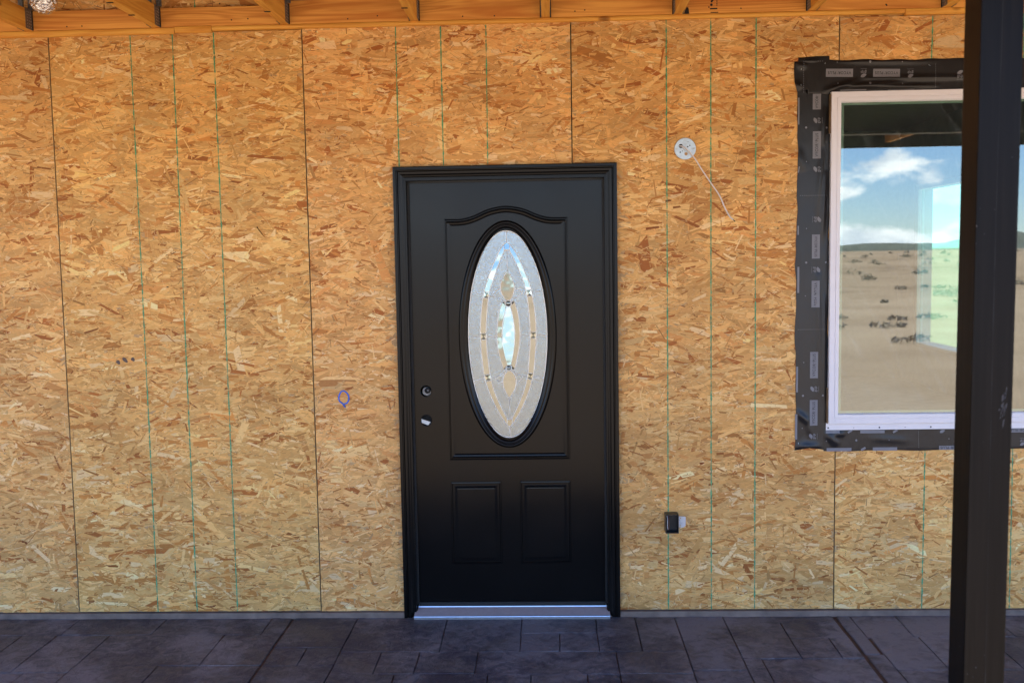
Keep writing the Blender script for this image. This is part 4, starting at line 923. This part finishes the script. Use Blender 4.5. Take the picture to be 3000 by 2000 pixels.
for a, c, r in ((.45, .33, .13), (.82, .55, .11), (-.88, -.62, .13), (.50, 1.22, .07), (-.5, -.42, .08)):
    MB().plate([circle(cx+a, cz+c, r, 12)], -.435, -.421).build('screw_hole', MAT['dark'], jbx)
for a in (-1.55, 1.55):
    q = MB().box(cx+a-.22, cx+a+.22, -.50, -.42, cz-.12, cz+.12, bev=.03); q.tube([(cx+a, -.56, cz), (cx+a, -.42, cz)], .10, 10); q.build('screw_ear', MAT['galv'], jbx)
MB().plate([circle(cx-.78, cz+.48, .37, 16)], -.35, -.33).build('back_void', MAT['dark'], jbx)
MB().plate([circle(cx+.15, cz-.92, .3, 16)], -.35, -.33).build('wood_seen_through', MAT['osb'], jbx)
cb = thing('electric_cable', 'white electric cable hanging out of the round zinc box', 'cable', (36, -.8, 79))
pts = catmull([(31.5, -.2, 85.42), (31.85, -.9, 85.3), (32.5, -1.25, 84.85), (33.3, -1.2, 84.05), (34.2, -1.1, 82.95), (35.5, -1.0, 80.9), (37.28, -.9, 78.3), (38.55, -.95, 76.4), (39.45, -1.0, 74.3), (40.35, -.9, 72.7), (41.0, -.8, 72.1)], 6)
MB().tube(pts, .125, 8).build('cable_sheath', MAT['cable'], cb)
MB().tube([(40.99, -.8, 72.11), (41.35, -.78, 71.75)], .085, 6).build('wire_end', MAT['dark'], cb)

# ------------------------------------------------------------------ outlet box
ob = thing('outlet_box', 'small black rectangular outlet box low on the OSB wall with steel bracket', 'electrical box', (29.7, -.1, 16.9))
x0, x1, z0, z1 = 28.55, 30.92, 15.15, 18.62; yf = -2.35
b = MB(); t = .11
b.box(x0, x0+t, yf, -.1, z0, z1); b.box(x1-t, x1, yf, -.1, z0, z1); b.box(x0+t, x1-t, yf, -.1, z0, z0+t); b.box(x0+t, x1-t, yf, -.1, z1-t, z1); b.box(x0+t, x1-t, -.35, -.1, z0+t, z1-t)
b.build('box_shell', MAT['black'], ob)
MB().tube(catmull([(x0+.35, -.5, z1-.2), (x0+.4, -1.6, z1-.9), (x0+.35, -1.9, z1-2.2), (x0+.5, -1.7, z0+.5)], 5), .07, 6).build('wire', MAT['cable'], ob, label='white wire inside the box')
MB().tube(catmull([(x0+.6, -.5, z1-.3), (x0+.65, -1.5, z1-1.3), (x0+.62, -1.8, z1-2.4), (x0+.6, -1.5, z0+.4)], 5), .05, 6).build('wire', MAT['copper'], ob, label='brown wire inside the box')
br = MB(); out = [(30.95, 15.75), (32.0, 15.72), (32.42, 16.05), (32.45, 17.6), (32.3, 17.75), (30.95, 17.8)]
br.plate([out]+[circle(31.5, 17.45, .13, 10)[::-1], circle(31.45, 16.05, .13, 10)[::-1]], -.30, -.22)
for a, c in ((31.3, 17.1), (31.65, 16.55)): br.tube([(a, -.36, c), (a, -.29, c)], .10, 8, 1)
br.build('bracket', [plain('pale_steel', (.62, .61, .62), .4, .35), MAT['galv']], ob)

# ------------------------------------------------------------------ foil-wrapped duct end
fd = thing('foil_duct', 'crinkled silver foil bulb hanging between the leftmost joists', 'duct', (-80.2, -6, 112))
bm = bmesh.new(); bmesh.ops.create_icosphere(bm, subdivisions=5, radius=1)
for v in bm.verts:
    p = v.co.copy(); k = 1+.10*mn.noise(p*3.2)+.07*(abs(mn.noise(p*7+Vector((4, 0, 0))))-.3)+.04*abs(mn.noise(p*15))
    z = p.z; nar = 1.0 if z < .1 else 1.0-.45*min(1, (z-.1)/.7)
    v.co = Vector((p.x*2.3*k*nar, p.y*2.2*k*nar, (z*2.1*k if z < .1 else z*6.5*k)))
me_v = [(v.co.x-80.2, v.co.y-6, v.co.z+112.1) for v in bm.verts]; bm.verts.index_update(); me_f = [[v.index for v in f.verts] for f in bm.faces]; bm.free()
MB().add(me_v, me_f, 0, False).build('foil_wrap', MAT['foil'], fd)
MB().tube([(-80.2, -6, 117), (-80.2, -6, 126)], 1.1, 14).build('duct_neck', MAT['foil'], fd)
